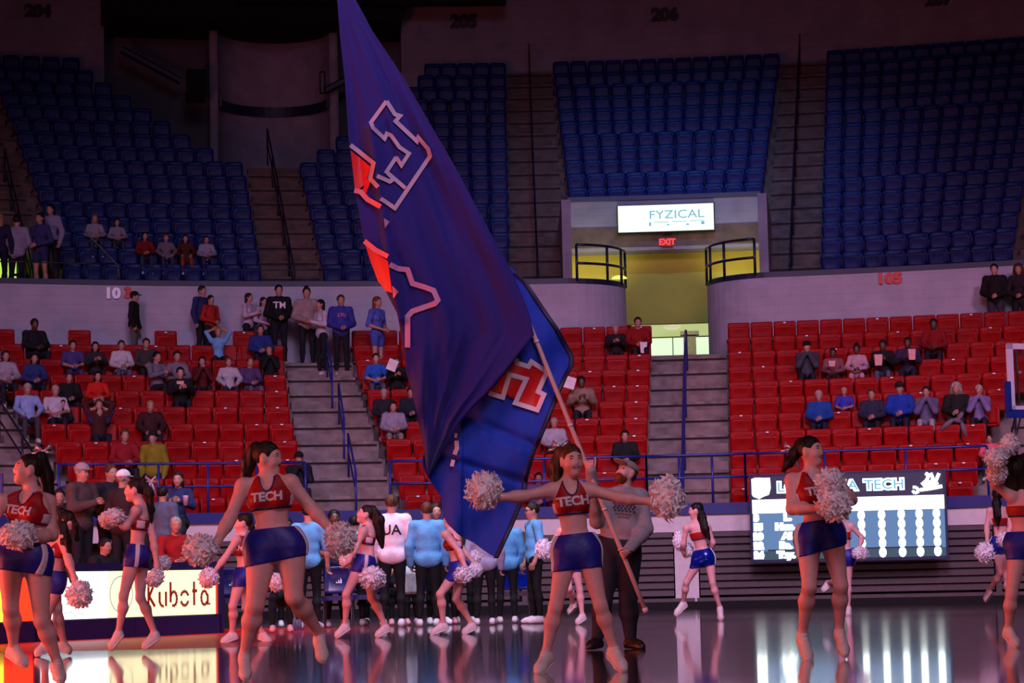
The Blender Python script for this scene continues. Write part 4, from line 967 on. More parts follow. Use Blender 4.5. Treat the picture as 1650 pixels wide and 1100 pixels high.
# prints on a few shirts
m_w = mat('print_white', (.88, .86, .92), .6, noise=0); m_pk = mat('print_pink', (.75, .35, .45), .6, noise=0); m_bk = mat('print_black', (.06, .05, .08), .6, noise=0)
print_on(p31, 'TM', template('stand', 0, 'lap')['coat'], .20, m_w, 1.30); print_on(p34, 'LTU', template('stand', 0, 'lap')['coat'], .10, m_pk, 1.30)

# ------------------------------------------------------------------ bench and staff
BG = 'staff standing at the bench'
def staff(px, py, Y, fem, hair, hc, top, tc, label, arms='down', turn=3.14, skin=0, lc=(.05, .05, .07), shoes=(.78, .74, .78)):
    P = pix(px, py, Y); s_ = min(1.16, max(.75, P[2] / 1.63)); return person((P[0], P[1], 0), -math.atan2(P[0], P[1]) + turn, s_, 'stand', fem, arms, hair, hc, top, tc, 'trousers', lc, skin, label, shoes, BG)
LB = (.34, .60, .80)
staff(497, 826, 34.6, 0, 'short', 'black', 'short', LB, 'man in a light blue polo seen from behind, left of the big pom-pom', 'down', 2.9, 1)
staff(538, 834, 36.0, 0, 'short', 'black', 'short', (.16, .2, .4), 'dark-haired man facing the court between two pom-poms', 'lap', .2, 2)
staff(571, 843, 36.4, 0, 'short', 'black', 'short', LB, 'person in light blue behind the cheerleader with flowing dark hair', 'down', 3.0)
pj = staff(631, 812, 34.9, 0, 'short', 'brown', 'coat', (.84, .78, .84), 'man in a white jacket with black letters on the back', 'down', 3.05)
print_on(pj, 'UA', template('stand', 0, 'down')['coat'], .19, m_bk, 1.28, True)
staff(656, 838, 36.2, 0, 'short', 'brown', 'short', (.2, .24, .45), 'man facing the court right of the white jacket', 'down', .1)
staff(688, 823, 34.8, 0, 'short', 'brown', 'coat', LB, 'man in a light blue long-sleeved top seen from behind', 'down', 3.1)
staff(702, 824, 35.9, 1, 'short', 'dark', 'short', (.2, .3, .5), 'face looking out beside the light blue long-sleeved man', 'down', .2)
staff(779, 838, 35.0, 0, 'short', 'brown', 'coat', (.55, .54, .66), 'man in a pale grey shirt behind the lower tip of the flag', 'down', 3.1)
staff(815, 838, 36.0, 0, 'short', 'dark', 'coat', LB, 'man in light blue sleeves behind the flag hem', 'down', 3.2, 1)
pg = staff(859, 823, 35.3, 0, 'short', 'dark', 'short', (.36, .66, .88), 'man in glasses and a bright light blue polo facing left', 'down', -1.25)
Tg = template('stand', 0, 'down')['G']; g = MB(); hh_ = Tg['hat']
for a in (-1, 1):
    g.tube([hh_(.03*a + .02*math.cos(t_), .008 + .015*math.sin(t_), .093) for t_ in np.linspace(0, 6.28, 9)], .003, 4, False); g.tube([hh_(.05*a, .01, .093), hh_(.076*a, .01, .0)], .003, 4, False)
g.build('glasses', mat('black_frame', (.03, .03, .03), .3), pg)
staff(600, 842, 37.0, 0, 'short', 'black', 'coat', (.08, .08, .12), 'man in dark clothes deep behind the bench group', 'down', .1, 2)
staff(745, 842, 36.6, 0, 'short', 'black', 'coat', (.06, .07, .1), 'man in black behind the cheerleader at the flag tip', 'down', .2, 2)
staff(462, 846, 36.8, 0, 'short', 'black', 'short', (.5, .62, .85), 'person in pale blue behind the hip of the large front cheerleader', 'lap', .2, 2)
# seated players hidden low behind the group
for i, (px, py, Y, sk) in enumerate(((452, 900, 33.4, 2), (640, 905, 36.6, 1), (715, 905, 36.7, 2))):
    P = pix(px, py, Y); person((P[0], P[1], 0), 0.1, .92, 'seat', 0, 'lap', 'short', 'black', 'long', (.10, .10, .16), 'trousers', (.06, .05, .08), sk,
           ('seated player in black leggings and pink shoes under the large cheerleader', 'seated player in dark clothes behind the white jacket man', 'seated player in dark clothes left of the crouching cheerleader')[i], (.85, .55, .6), 'players seated on the bench')
# ================================================================== cheerleaders
m_topred = mat('top_red', (.62, .03, .07), .55, .4, noise=.06, scale=20); m_trim = mat('trim_navy', (.13, .12, .36), .55, noise=.05)
m_short = mat('shorts_blue', (.10, .12, .56), .5, .5, noise=.08, scale=12, bump=.25, bscale=18); m_stripe = mat('stripe_white', (.80, .78, .86), .5, noise=.03)
m_short2 = mat('shorts_metallic_blue', (.04, .14, .62), .22, .6, .35, noise=.1, scale=12, bump=.3, bscale=16)
m_shoe = mat('shoe_white', (.86, .80, .82), .5, noise=.05, scale=20); m_sole = mat('shoe_sole', (.92, .88, .90), .6, noise=.03)
m_pom = mat('pom_white', (.95, .93, .98), .6, .3, noise=.04, scale=30); m_bow = mat('bow_silver', (.75, .72, .80), .25, .6, .4, noise=.05)
def pom_mesh(seed, n=700):
    R = np.random.default_rng(seed); V = []; Fc = []
    for i in range(n):
        d = R.normal(size=3); d /= np.linalg.norm(d); x = np.cross(d, R.normal(size=3)); x /= np.linalg.norm(x); y = np.cross(d, x)
        r0 = R.uniform(.35, .8); r1 = r0 + R.uniform(.15, .38); r1 = min(r1, R.uniform(.9, 1.12)); wd = R.uniform(.06, .10); bend = R.uniform(-.35, .35); tw = R.uniform(-1.2, 1.2)
        o = len(V)
        for j in range(4):
            t = j / 3; c = d * (r0 + (r1 - r0) * t) + x * bend * t * t + y * .12 * math.sin(3 * t + tw)
            s_ = math.cos(tw * t) * y + math.sin(tw * t) * x
            ww = wd * (1 if j < 3 else .55)
            V += [c - s_ * ww, c + s_ * ww]
        for j in range(3): Fc.append((o + 2*j, o + 2*j + 1, o + 2*j + 3, o + 2*j + 2))
    me = mesh('pom_pom', V, Fc, m_pom); me2 = MB()
    # core
    for i in range(9):
        for k in range(14):
            a, b_ = math.pi * i / 8 - math.pi/2, 2 * math.pi * k / 14
            q = .80 + .04 * math.sin(5*a + 3*b_); me2.V.append((q*math.cos(a)*math.cos(b_), q*math.cos(a)*math.sin(b_), q*math.sin(a)))
    for i in range(8):
        for k in range(14): me2.F.append((i*14+k, i*14+(k+1) % 14, (i+1)*14+(k+1) % 14, (i+1)*14+k))
    return me, mesh('grip', me2.V, me2.F, m_pom)
POM = [pom_mesh(s_) for s_ in (1, 2, 3)]
npom = 0
def pom(px, py, Y, rx, rz, label):
    global npom
    P = pix(px, py, Y); s = FPX / Y; me, core = POM[npom % 3]; npom += 1
    o = link('pom_pom', me); o.location = P; o.scale = (rx / s / .98, (rx + rz) / 2 / s / .98, rz / s / .98); o.rotation_euler = (0, npom * 2.1, npom * 1.3) if abs(rx-rz) < 4 else (0, 0, npom * .3)
    link('core', core, o); return tag(o, label, 'pom-pom', 'white pom-poms')
TT = {}
def text_fine(t_, size):
    if (t_, size) in TT: return TT[(t_, size)]
    V, Fc = text_mesh(t_, size, .0036); bm = bmesh.new(); vs = [bm.verts.new(v) for v in V]
    for f in Fc:
        try: bm.faces.new([vs[i] for i in f])
        except Exception: pass
    bmesh.ops.triangulate(bm, faces=bm.faces[:])
    for _ in range(2):
        bmesh.ops.subdivide_edges(bm, edges=[e for e in bm.edges if e.calc_length() > .012], cuts=1, use_grid_fill=False); bmesh.ops.triangulate(bm, faces=bm.faces[:])
    r = (np.array([v.co[:] for v in bm.verts]), [tuple(v.index for v in f.verts) for f in bm.faces]); 
    bm.verts.index_update(); r = (r[0], [tuple(v.index for v in f.verts) for f in bm.faces]); bm.free(); TT[(t_, size)] = r; return r
def cheer(label, Y, J, yaw, head, hairs, hc, w=1.0, leg=1.0, arm=1.0, text='TECH', toff=0, short=None, skin=0, res=.0105, bow=None, face=True, sc=1.0, smile=True, hsc=1.0, hem=-.15, hemtilt=0):
    J3 = {k: pix(v[0], v[1], Y + (v[2] if len(v) > 2 else 0)) for k, v in J.items()}
    G = build_figure(J3, yaw, head, w, leg, arm, True, sc, hsc=hsc); A, P, L = G['A'], G['P'], G['L']
    zf = min(J3['toL'][2], J3['toR'][2]); o = link('person'); base = (P[0], P[1], max(0, min(.4, zf - .02))); o.location = base; off = np.array(base)
    def fin(name, V, Q, m, amp=0):
        V = V - off
        if amp: V = strands(V, amp, 120)
        return link(name, fastmesh(name, V, Q, m), o)
    def finb(name, mb, m, parent=None):
        mb.V = [tuple(np.array(v) - off) for v in mb.V]; return mb.build(name, m, parent or o, True)
    sm = m_skin[skin]
    feetp = []
    for X in 'LR': feetp.append(cone(J3['an'+X], J3['an'+X]*.5 + J3['to'+X]*.5, .03, .025))
    V, Q = surf(G['torso'] + G['neck'] + G['headp'] + G['armU'] + G['armF'] + G['thighs'] + G['legs'] + G['hands'] + feetp, res, 0, .034)
    f = G['fingers']; Q = np.concatenate([Q, np.array(f.F) + len(V)]); V = np.concatenate([V, np.array(f.V)]); fin('body', V, Q, sm)
    loc = lambda Pp: (Pp - P) @ A.T
    inf = .009; tp = G['torso'] + G['neck']; scl = L / .5
    def topclip(lo, hi_extra=0):
        def f(Pp):
            q = loc(Pp); a, v, fr = q[..., 0], q[..., 1], q[..., 2]
            d = np.maximum(lo - v, v - L * 1.05)
            d = np.maximum(d, np.abs(a) - (.155*w - np.maximum(0, v - .70*L) * .52 / scl))
            sc_ = 1 - np.sqrt((a / (.060*scl))**2 + ((v - 1.06*L) / (.135*scl))**2)
            d = np.maximum(d, np.where(fr > -.02, sc_ * .05, -1))
            d = np.maximum(d, np.where(fr < .0, np.minimum(v - .72*L, np.minimum(.045, np.abs(a)) * 0 + (v - .72*L)), -1))
            return d
        return f
    V, Q = surf(tp, .008, inf, .03, topclip(.50*L)); fin('top', V, Q, m_topred)
    V, Q = surf(G['torso'], .008, inf + .003, .03, lambda Pp: np.maximum(.495*L - loc(Pp)[..., 1], loc(Pp)[..., 1] - .535*L)); fin('hem_band', V, Q, m_trim)
    for sg in (-1, 1):
        V, Q = surf(G['torso'], .008, inf + .003, .03, lambda Pp: np.maximum(np.maximum(.54*L - loc(Pp)[..., 1], loc(Pp)[..., 1] - .70*L), np.maximum(.112*w - sg * loc(Pp)[..., 0], np.abs(loc(Pp)[..., 2]) - .045)))
        if len(V): fin('side_panel', V, Q, m_stripe)
    # neckline binding
    bp = [P + A[0]*(.060*scl*math.sin(t_)) + A[1]*(L*1.05 - .130*scl*math.cos(t_)) for t_ in np.linspace(-1.45, 1.45, 15)]; pts = []
    fs = np.linspace(.2, -.05, 50)
    for b_ in bp:
        S_ = b_ + np.outer(fs, A[2]); d = sdf_at(tp, S_, inf); i = np.argmax(d < .002); pts.append(S_[i])
    finb('neck_binding', MB().tube(pts, .0055, 5), m_trim)
    # shorts
    hipt = G['torso'][1:3] + G['torso'][-2:] + part_thighs(G, .30)
    def sclip(Pp):
        q = loc(Pp); return np.maximum(q[..., 1] - .21*L, (hem*scl + hemtilt*q[..., 0]) - q[..., 1])
    sinf = .010
    V, Q = surf(hipt, .009, sinf, .075, sclip); V = V + .0; fin('shorts', V, Q, short or m_short)
    for sg in (-1, 1):
        V, Q = surf(hipt, .009, sinf + .004, .09, lambda Pp: np.maximum(sclip(Pp), np.maximum(np.abs(loc(Pp)[..., 2] - .01) - .022, .09 - sg * loc(Pp)[..., 0])))
        if len(V): fin('side_stripe', V, Q, m_stripe)
    # lettering
    if text:
        V, Fc = text_fine(text, .096 * scl); W = []
        B = P + np.outer(V[:, 0]*1.02 + toff, A[0]) + np.outer(V[:, 1] + .695*L, A[1]); fs = np.linspace(.22, -.02, 90)
        S_ = B[:, None, :] + fs[None, :, None] * A[2]; D = sdf_at(tp, S_, inf); i = np.argmax(D < .0025, axis=1); W = B + fs[i][:, None] * A[2] + .0035 * A[2]
        me = mesh('lettering', W - off, Fc, m_stripe); link('lettering', me, o)
    # shoes
    for X in 'LR':
        pr, cl, (heel, toe, n, sd, ax, p0) = shoe_prims(J3['an'+X], J3['to'+X], 1.0, J3.get('he'+X))
        V, Q = surf(pr, .009, .003, .02, cl); s_ = fin('shoe', V, Q, m_shoe)
        V, Q = surf([sph(heel + n*.0, .04), cone(heel, heel*.3 + toe*.7, .039, .045), cone(heel*.3 + toe*.7, toe - ax*.02, .045, .033)], .009, .004, .015, lambda Pp: np.maximum(-(Pp - p0) @ n, (Pp - p0) @ n - .020)); 
        so = fin('sole', V, Q, m_sole); so.parent = s_
        lc_ = MB(); a0 = J3['an'+X]
        for i in range(4):
            c_ = a0 + (toe - a0) * (.22 + .12*i) + n * (.036 - .004*i); lc_.tube([c_ - sd*.022, c_ + n*.006, c_ + sd*.022], .004, 4)
        finb('laces', lc_, m_sole, s_)
    # hair
    hp = [ell(G['hat'](0, .032, -.018), G['HA'], (.080*G['q'], .094*G['q'], .1*G['q']))]
    V, Q = surf(hp, .008, 0, .02, hair_clip(G, -.085)); fin('hair', V, Q, HC[hc], .002)
    hp = []
    for ch in hairs:
        p3 = [pix(c[0], c[1], Y + c[2]) for c in ch]; rr_ = [c[3] for c in ch]
        hp += [cone(p3[i], p3[i+1], rr_[i], rr_[i+1]) for i in range(len(p3) - 1)]
        if hp and len(ch) == 1: hp.append(sph(p3[0], rr_[0]))
    if hp: V, Q = surf(hp, .009, 0, .03); fin('ponytail', V, Q, HC[hc], .006)
    if bow:
        b_ = MB(); c_ = pix(bow[0], bow[1], Y + bow[2])
        for a in (-1, 1):
            b_.tube([c_, c_ + [a*.05, 0, .045], c_ + [a*.085, 0, -.01], c_], [.012, .02, .02, .012], 5); b_.tube([c_, c_ + [a*.03, .01, -.08], c_ + [a*.05, .0, -.15]], [.014, .018, .01], 5)
        finb('hair_bow', b_, m_bow)
    if face:
        hat, HA, q = G['hat'], G['HA'], G['q']
        def blob(name, c, r, m, par=None):
            V, Q = surf([ell(c, HA, r)], min(r) * .55, 0, .005); e = fin(name, V, Q, m)
            return e
        fs = np.linspace(.13, .03, 60)
        def onface(a, v, dd=0): 
            S_ = hat(a, v, 0) + np.outer(fs, HA[2]) * q; D = sdf_at(G['headp'], S_, 0); i = np.argmax(D < 0) ; return S_[i] + HA[2]*dd
        for a in (-1, 1):
            blob('eye', onface(.030*a, .008, -.002), (.0105*q, .0045*q, .004*q), m_eyew); blob('iris', onface(.030*a, .008, .002), (.0048*q, .0046*q, .004*q), m_eyed)
            e = MB(); e.tube([onface(.046*a, .026, .001), onface(.032*a, .033, .002), onface(.016*a, .028, .002)], [.002, .0045, .0036], 5); finb('eyebrow', e, HC[hc])
            e = MB(); e.tube([onface(.043*a, .012, .001), onface(.031*a, .017, .003), onface(.019*a, .012, .002)], [.0022, .0036, .0022], 5); finb('eyelashes', e, m_eyed)
        if smile:
            ms = [onface(-.027, -.045, .001), onface(-.012, -.054, .003), onface(.012, -.054, .003), onface(.027, -.045, .001)]; up_ = [onface(-.027, -.045, .001), onface(0, -.046, .004), onface(.027, -.045, .001)]
            finb('teeth', MB().tube([ms[0]*.85 + ms[3]*.15, onface(0, -.050, .0015), ms[3]*.85 + ms[0]*.15], [.004, .0075, .004], 6), m_teeth)
        else: ms = [onface(-.022, -.05, .001), onface(0, -.056, .004), onface(.022, -.05, .001)]; up_ = [onface(-.022, -.05, .001), onface(0, -.049, .004), onface(.022, -.05, .001)]
        l_ = MB().tube(ms, .0042, 6); l_.tube(up_, .0036, 6); finb('lips', l_, m_lip)
        for a in (-1, 1): blob('earring', hat(.082*a, -.032, -.004), (.005, .005, .005), m_teeth)
    return tag(o, label, 'cheerleader', 'cheerleaders on the court')
D90 = math.pi / 2
# central cheerleader, arms spread
cheer('smiling cheerleader with both arms spread wide, standing before the flag pole', 17.0,
      dict(head=(921, 742, -.03), neck=(917, 776), pel=(929, 882), shL=(887, 790), shR=(950, 789), elL=(843, 799, -.05), haL=(803, 801, -.08), elR=(999, 802, -.05), haR=(1050, 808, -.08),
           hipL=(913, 893), hipR=(946, 893), knL=(895, 978, -.02), knR=(968, 976, -.04), anL=(880, 1052, .03), anR=(989, 1044, .02), toL=(866, 1084, -.12), toR=(1006, 1080, -.12)),
      .12, (.32, -.02, -.06), [[(903, 728, .05, .045), (897, 752, .06, .045), (897, 776, .05, .034), (902, 795, .03, .014)], [(897, 740, .08, .03), (888, 760, .08, .03), (890, 775, .08, .012)]], 'brown', .90, .98, 1.0, bow=(903, 722, .1), hem=-.165)
pom(780, 790, 16.9, 33, 31, 'white pom-pom held out in front of the lower flag'); pom(1074, 801, 16.9, 28, 37, 'white pom-pom in the outstretched hand right of the flag bearer')
# large front-left cheerleader
cheer('large cheerleader striding at left centre, looking over her shoulder to the right', 16.8,
      dict(head=(432, 738, 0), neck=(432, 770), pel=(441, 872), shL=(392, 783), shR=(469, 777), elL=(371, 834, -.05), haL=(348, 876, -.1), elR=(501, 817, .0), haR=(537, 858, -.05),
           hipL=(422, 889), hipR=(468, 885), knL=(411, 975, -.05), knR=(474, 962, -.05), anL=(394, 1053, .08), anR=(515, 1022, .25), toL=(396, 1092, -.1), toR=(521, 1064, .12)),
      -.05, (1.25, -.02, -.02), [[(413, 722, .03, .05), (403, 742, .07, .048), (397, 762, .08, .035), (390, 778, .08, .012)]], 'dark', 1.10, 1.28, 1.12, smile=False, hem=-.16, hemtilt=.10)
pom(323, 886, 16.6, 30, 28, 'white pom-pom swung low by the large left-centre cheerleader'); pom(549, 868, 16.7, 29, 27, 'white pom-pom in the right hand of the large striding cheerleader')
# leftmost
cheer('leftmost cheerleader in profile with face lifted, cut by the left edge', 17.1,
      dict(head=(45, 757, 0), neck=(53, 795), pel=(38, 892), shL=(2, 808, -.05), shR=(78, 808, .05), elL=(-22, 858, -.1), haL=(12, 868, -.25), elR=(84, 862, .0), haR=(42, 868, -.25),
           hipL=(17, 903, -.02), hipR=(60, 905, .02), knL=(17, 980, -.05), knR=(67, 1000, .0), anL=(22, 1042, .1), anR=(92, 1066, .12), toL=(42, 1070, .0), toR=(98, 1095, -.12)),
      -.45, (-1.15, .22, .0), [[(66, 738, .03, .05), (76, 770, .06, .045), (80, 805, .07, .04), (82, 840, .06, .02)]], 'dark', 1.12, 1.15, 1.1, smile=False, bow=(70, 728, .05))
pom(30, 862, 16.6, 36, 25, 'white pom-pom held at the waist of the leftmost cheerleader')
# second, bending behind
cheer('cheerleader behind the leftmost one, dark hair hiding her face', 23.7,
      dict(head=(107, 842, 0), neck=(97, 862), pel=(88, 934), shL=(88, 868, .1), shR=(101, 868, -.1), elL=(98, 900, .15), haL=(118, 935, .1), elR=(109, 897, -.15), haR=(120, 932, -.2),
           hipL=(84, 941, .08), hipR=(91, 941, -.08), knL=(92, 980, -.0), knR=(76, 985, -.1), anL=(103, 1036, .1), anR=(72, 1038, .0), toL=(112, 1050, .1), toR=(58, 1054, -.05)),
      1.2, (1.1, -.5, .0), [[(99, 826, 0, .05), (100, 850, -.05, .06), (106, 872, -.12, .05), (110, 890, -.14, .03), (118, 905, -.14, .01)], [(112, 830, 0, .04), (122, 846, -.05, .03), (124, 870, -.05, .02)]], 'dark', .95, 1.0, 1.0, text=None, face=False)
pom(128, 957, 23.4, 22, 24, 'greyish pom-pom in front of the lit board near the leftmost cheerleaders')
# third, profile left in front of the board
cheer('cheerleader in left profile walking in front of the lit board', 24.2,
      dict(head=(217, 790, 0), neck=(227, 815), pel=(219, 893), shL=(219, 823, -.14), shR=(237, 822, .14), elL=(203, 848, -.16), haL=(186, 838, -.16), elR=(247, 868, -.05), haR=(253, 912, -.1),
           hipL=(214, 903, -.08), hipR=(227, 902, .08), knL=(199, 960, -.1), knR=(226, 963, .08), anL=(191, 1018, -.05), anR=(249, 1020, .1), toL=(178, 1046, -.06), toR=(231, 1044, .06)),
      -1.25, (-1.5, .05, 0), [[(229, 776, .0, .045), (240, 795, 0, .045), (243, 822, .02, .035), (244, 842, .0, .01)]], 'dark', .92, .95, .95, bow=(243, 775, 0), toff=-.02, hem=-.13)
pom(184, 833, 24.0, 21, 15, 'pink-lit pom-pom raised before the chest of the profile cheerleader'); pom(173, 838, 24.1, 15, 15, 'second pom-pom touching the raised one of the profile cheerleader')
pom(263, 907, 24.4, 14, 13, 'upper one of two pom-poms hanging beside the profile cheerleader'); pom(250, 931, 24.0, 17, 14, 'lower pom-pom hanging in front of the lit lettering')
# fifth, behind the large one
cheer('small cheerleader facing left behind the arm of the large one', 28.0,
      dict(head=(391, 843, 0), neck=(392, 864), pel=(394, 926), shL=(381, 870, -.1), shR=(401, 868, .1), elL=(363, 898, -.15), haL=(343, 924, -.2), elR=(419, 897, .05), haR=(437, 930, -.1),
           hipL=(388, 934, -.06), hipR=(400, 934, .06), knL=(375, 976, -.1), knR=(396, 980, .05), anL=(374, 1020, .0), anR=(424, 1020, .1), toL=(357, 1035, -.05), toR=(436, 1034, .05)),
      -.8, (-1.45, .02, 0), [[(400, 832, .02, .05), (404, 850, .03, .045), (404, 870, .04, .02)]], 'dark', .92, .95, .95, res=.012)
pom(336, 931, 27.8, 18, 16, 'pom-pom held out left over the edge of the lit board'); pom(447, 938, 27.6, 15, 16, 'pom-pom showing between the legs of the large cheerleader and the bench')
# sixth
cheer('cheerleader with long flowing dark hair and lifted chin, left of the white jacket', 28.6,
      dict(head=(589, 829, 0), neck=(594, 848), pel=(586, 905), shL=(585, 856, -.12), shR=(600, 855, .12), elL=(574, 882, -.18), haL=(562, 903, -.2), elR=(597, 884, -.05), haR=(598, 915, -.1),
           hipL=(581, 911, -.07), hipR=(591, 911, .07), knL=(558, 957, -.1), knR=(599, 964, .05), anL=(556, 1006, .0), anR=(621, 1008, .1), toL=(541, 1026, -.05), toR=(606, 1025, .05)),
      -1.25, (-1.45, .3, 0), [[(600, 820, .0, .05), (610, 838, 0, .07), (612, 860, .02, .06), (616, 882, .0, .02)]], 'dark', .92, .95, .95, text=None, smile=True, res=.012)
pom(600, 931, 28.3, 24, 19, 'large pom-pom below the hand of the flowing-haired cheerleader'); pom(559, 902, 28.6, 14, 13, 'small pom-pom behind the hip of the flowing-haired cheerleader')
# seventh, partly behind the flag
cheer('crouching cheerleader partly hidden by the lower tip of the flag', 29.4,
      dict(head=(728, 836, 0), neck=(728, 855), pel=(738, 916), shL=(718, 861, -.12), shR=(730, 860, .12), elL=(741, 889, -.15), haL=(750, 915, -.2), elR=(746, 886, .15), haR=(766, 910, .1),
           hipL=(736, 922, -.07), hipR=(743, 921, .07), knL=(709, 957, -.1), knR=(735, 965, .05), anL=(714, 1005, .0), anR=(760, 1005, .1), toL=(694, 1021, -.05), toR=(746, 1020, .05)),
      -1.1, (-1.3, .15, 0), [[(738, 828, 0, .05), (740, 845, 0, .04), (736, 865, 0, .02)]], 'dark', .92, .97, .95, text=None, res=.012)
pom(746, 926, 29.0, 18, 14, 'pom-pom at the knee of the crouching cheerleader'); pom(766, 918, 29.2, 13, 12, 'right pom-pom of the crouching cheerleader'); pom(765, 898, 29.6, 12, 12, 'upper pom-pom behind the crouching cheerleader')
# ninth, behind the central one
cheer('cheerleader almost hidden behind the central one, one foot kicked up', 33.6,
      dict(head=(915, 832, 0), neck=(914, 850), pel=(918, 905), shL=(902, 856, .0), shR=(928, 856, .0), elL=(890, 876, 0), haL=(880, 886, -.1), elR=(934, 882, 0), haR=(936, 905, 0),
           hipL=(911, 912, 0), hipR=(926, 912, 0), knL=(917, 948, -.1), knR=(934, 950, 0), anL=(924, 972, .25), anR=(938, 990, 0), toL=(917, 988, .3), toR=(929, 1004, -.05)),
      0, (0, 0, 0), [], 'dark', .92, .95, .95, text=None, res=.013, face=False)
pom(876, 884, 33.45, 13, 17, 'pom-pom showing at the left hip of the central cheerleader')
# tenth, back view
cheer('cheerleader seen from behind in shiny blue shorts before the grey louvers', 34.2,
      dict(head=(1121, 823, 0), neck=(1122, 842), pel=(1133, 896), shL=(1106, 851, -.03), shR=(1140, 849, .0), elL=(1101, 876, .0), haL=(1102, 889, .12), elR=(1149, 874, .03), haR=(1141, 893, .16),
           hipL=(1126, 903), hipR=(1143, 903), knL=(1106, 938, .05), knR=(1148, 938, -.05), anL=(1101, 970, .25), anR=(1160, 978, .05), toL=(1088, 990, .15), toR=(1162, 1000, .0)),
      math.pi - .35, (-1.7, 0, 0), [[(1126, 815, .02, .055), (1131, 834, -.06, .06), (1136, 852, -.12, .055), (1143, 868, -.13, .02)]], 'black', .88, .92, .95, text=None, short=m_short2, res=.012, face=False)
pom(1095, 871, 34.35, 10, 17, 'left pom-pom of the cheerleader in shiny blue shorts'); pom(1107, 886, 34.4, 13, 10, 'lower pom-pom of the cheerleader in shiny blue shorts')
# right big
cheer('smiling dark ponytailed cheerleader in front of the video board hugging her pom-poms', 18.4,
      dict(head=(1307, 727, 0), neck=(1307, 763), pel=(1322, 858), shL=(1276, 774, .03), shR=(1343, 766, .0), elL=(1276, 820, -.05), haL=(1324, 818, -.22), elR=(1372, 805, -.05), haR=(1350, 806, -.25),
           hipL=(1303, 872), hipR=(1340, 868), knL=(1304, 945, -.1), knR=(1355, 944, -.06), anL=(1293, 1020, .1), anR=(1353, 1014, .1), toL=(1304, 1064, -.06), toR=(1362, 1055, -.06)),
      .25, (.85, .06, .02), [[(1291, 712, .05, .04), (1281, 730, .08, .04), (1272, 745, .08, .035), (1262, 758, .08, .015)]], 'black', 1.08, 1.12, 1.12, bow=(1276, 724, .1), hem=-.15, hemtilt=.12)
pom(1338, 778, 17.95, 27, 25, 'upper white pom-pom pressed to the chest before the video board'); pom(1344, 812, 17.9, 31, 28, 'lower white pom-pom pressed to the chest before the video board')
# twelfth, behind her
cheer('cheerleader hidden behind the ponytailed one, bent arm and raised foot showing', 36.0,
      dict(head=(1354, 826, 0), neck=(1356, 843), pel=(1362, 896), shL=(1344, 849, 0), shR=(1372, 847, .0), elL=(1336, 872, 0), haL=(1342, 890, -.1), elR=(1389, 866, 0), haR=(1384, 886, -.15),
           hipL=(1355, 902, 0), hipR=(1367, 902, 0), knL=(1350, 934, -.1), knR=(1367, 938, 0), anL=(1334, 938, .3), anR=(1367, 978, 0), toL=(1325, 952, .3), toR=(1366, 992, -.05)),
      math.pi - .3, (-2.4, 0, 0), [], 'dark', .92, .95, .95, text=None, res=.013, face=False)
pom(1386, 891, 35.7, 15, 11, 'small pom-pom in front of the video board digits')
# thirteenth
cheer('cheerleader with long straight black hair seen from behind at right', 34.8,
      dict(head=(1607, 800, 0), neck=(1609, 819), pel=(1613, 875), shL=(1595, 823, 0), shR=(1626, 822, .0), elL=(1590, 848, 0), haL=(1591, 874, -.1), elR=(1629, 848, -.05), haR=(1622, 866, -.15),
           hipL=(1606, 882, 0), hipR=(1621, 882, 0), knL=(1613, 922, .0), knR=(1622, 928, -.1), anL=(1594, 950, .3), anR=(1626, 975, 0), toL=(1588, 968, .35), toR=(1625, 990, -.1)),
      math.pi + .1, (math.pi - .1, 0, 0), [[(1606, 790, .02, .055), (1606, 812, -.08, .06), (1607, 832, -.13, .05), (1608, 846, -.13, .02)]], 'black', .9, .95, .95, text=None, res=.012, face=False)
pom(1587, 890, 34.4, 16, 18, 'pom-pom low beside the long black hair cheerleader'); pom(1619, 869, 34.2, 13, 14, 'pom-pom at the hip of the long black hair cheerleader')
# fourteenth
cheer('cheerleader with big curly dark hair cut by the right edge, arm raised', 20.3,
      dict(head=(1644, 758, 0), neck=(1648, 792), pel=(1652, 873), shL=(1630, 800, -.03), shR=(1680, 798, .0), elL=(1603, 780, -.05), haL=(1611, 748, -.1), elR=(1692, 842, 0), haR=(1690, 880, -.1),
           hipL=(1641, 884, 0), hipR=(1668, 884, 0), knL=(1630, 957, -.06), knR=(1676, 960, .05), anL=(1625, 1012, .05), anR=(1690, 1014, .1), toL=(1639, 1040, -.1), toR=(1690, 1040, -.02)),
      math.pi - .5, (2.4, .1, 0), [[(1640, 755, 0, .12), (1648, 775, .03, .12)], [(1628, 768, 0, .07), (1634, 785, 0, .07)], [(1660, 745, 0, .1), (1665, 775, 0, .09)]], 'dark', 1.0, 1.0, 1.0, text=None, face=False, hem=-.17)
pom(1627, 716, 20.1, 19, 16, 'topmost pom-pom raised at the right edge'); pom(1605, 738, 20.0, 20, 18, 'middle one of three raised pom-poms at the right edge'); pom(1606, 762, 20.1, 20, 17, 'lowest raised pom-pom at the right edge')

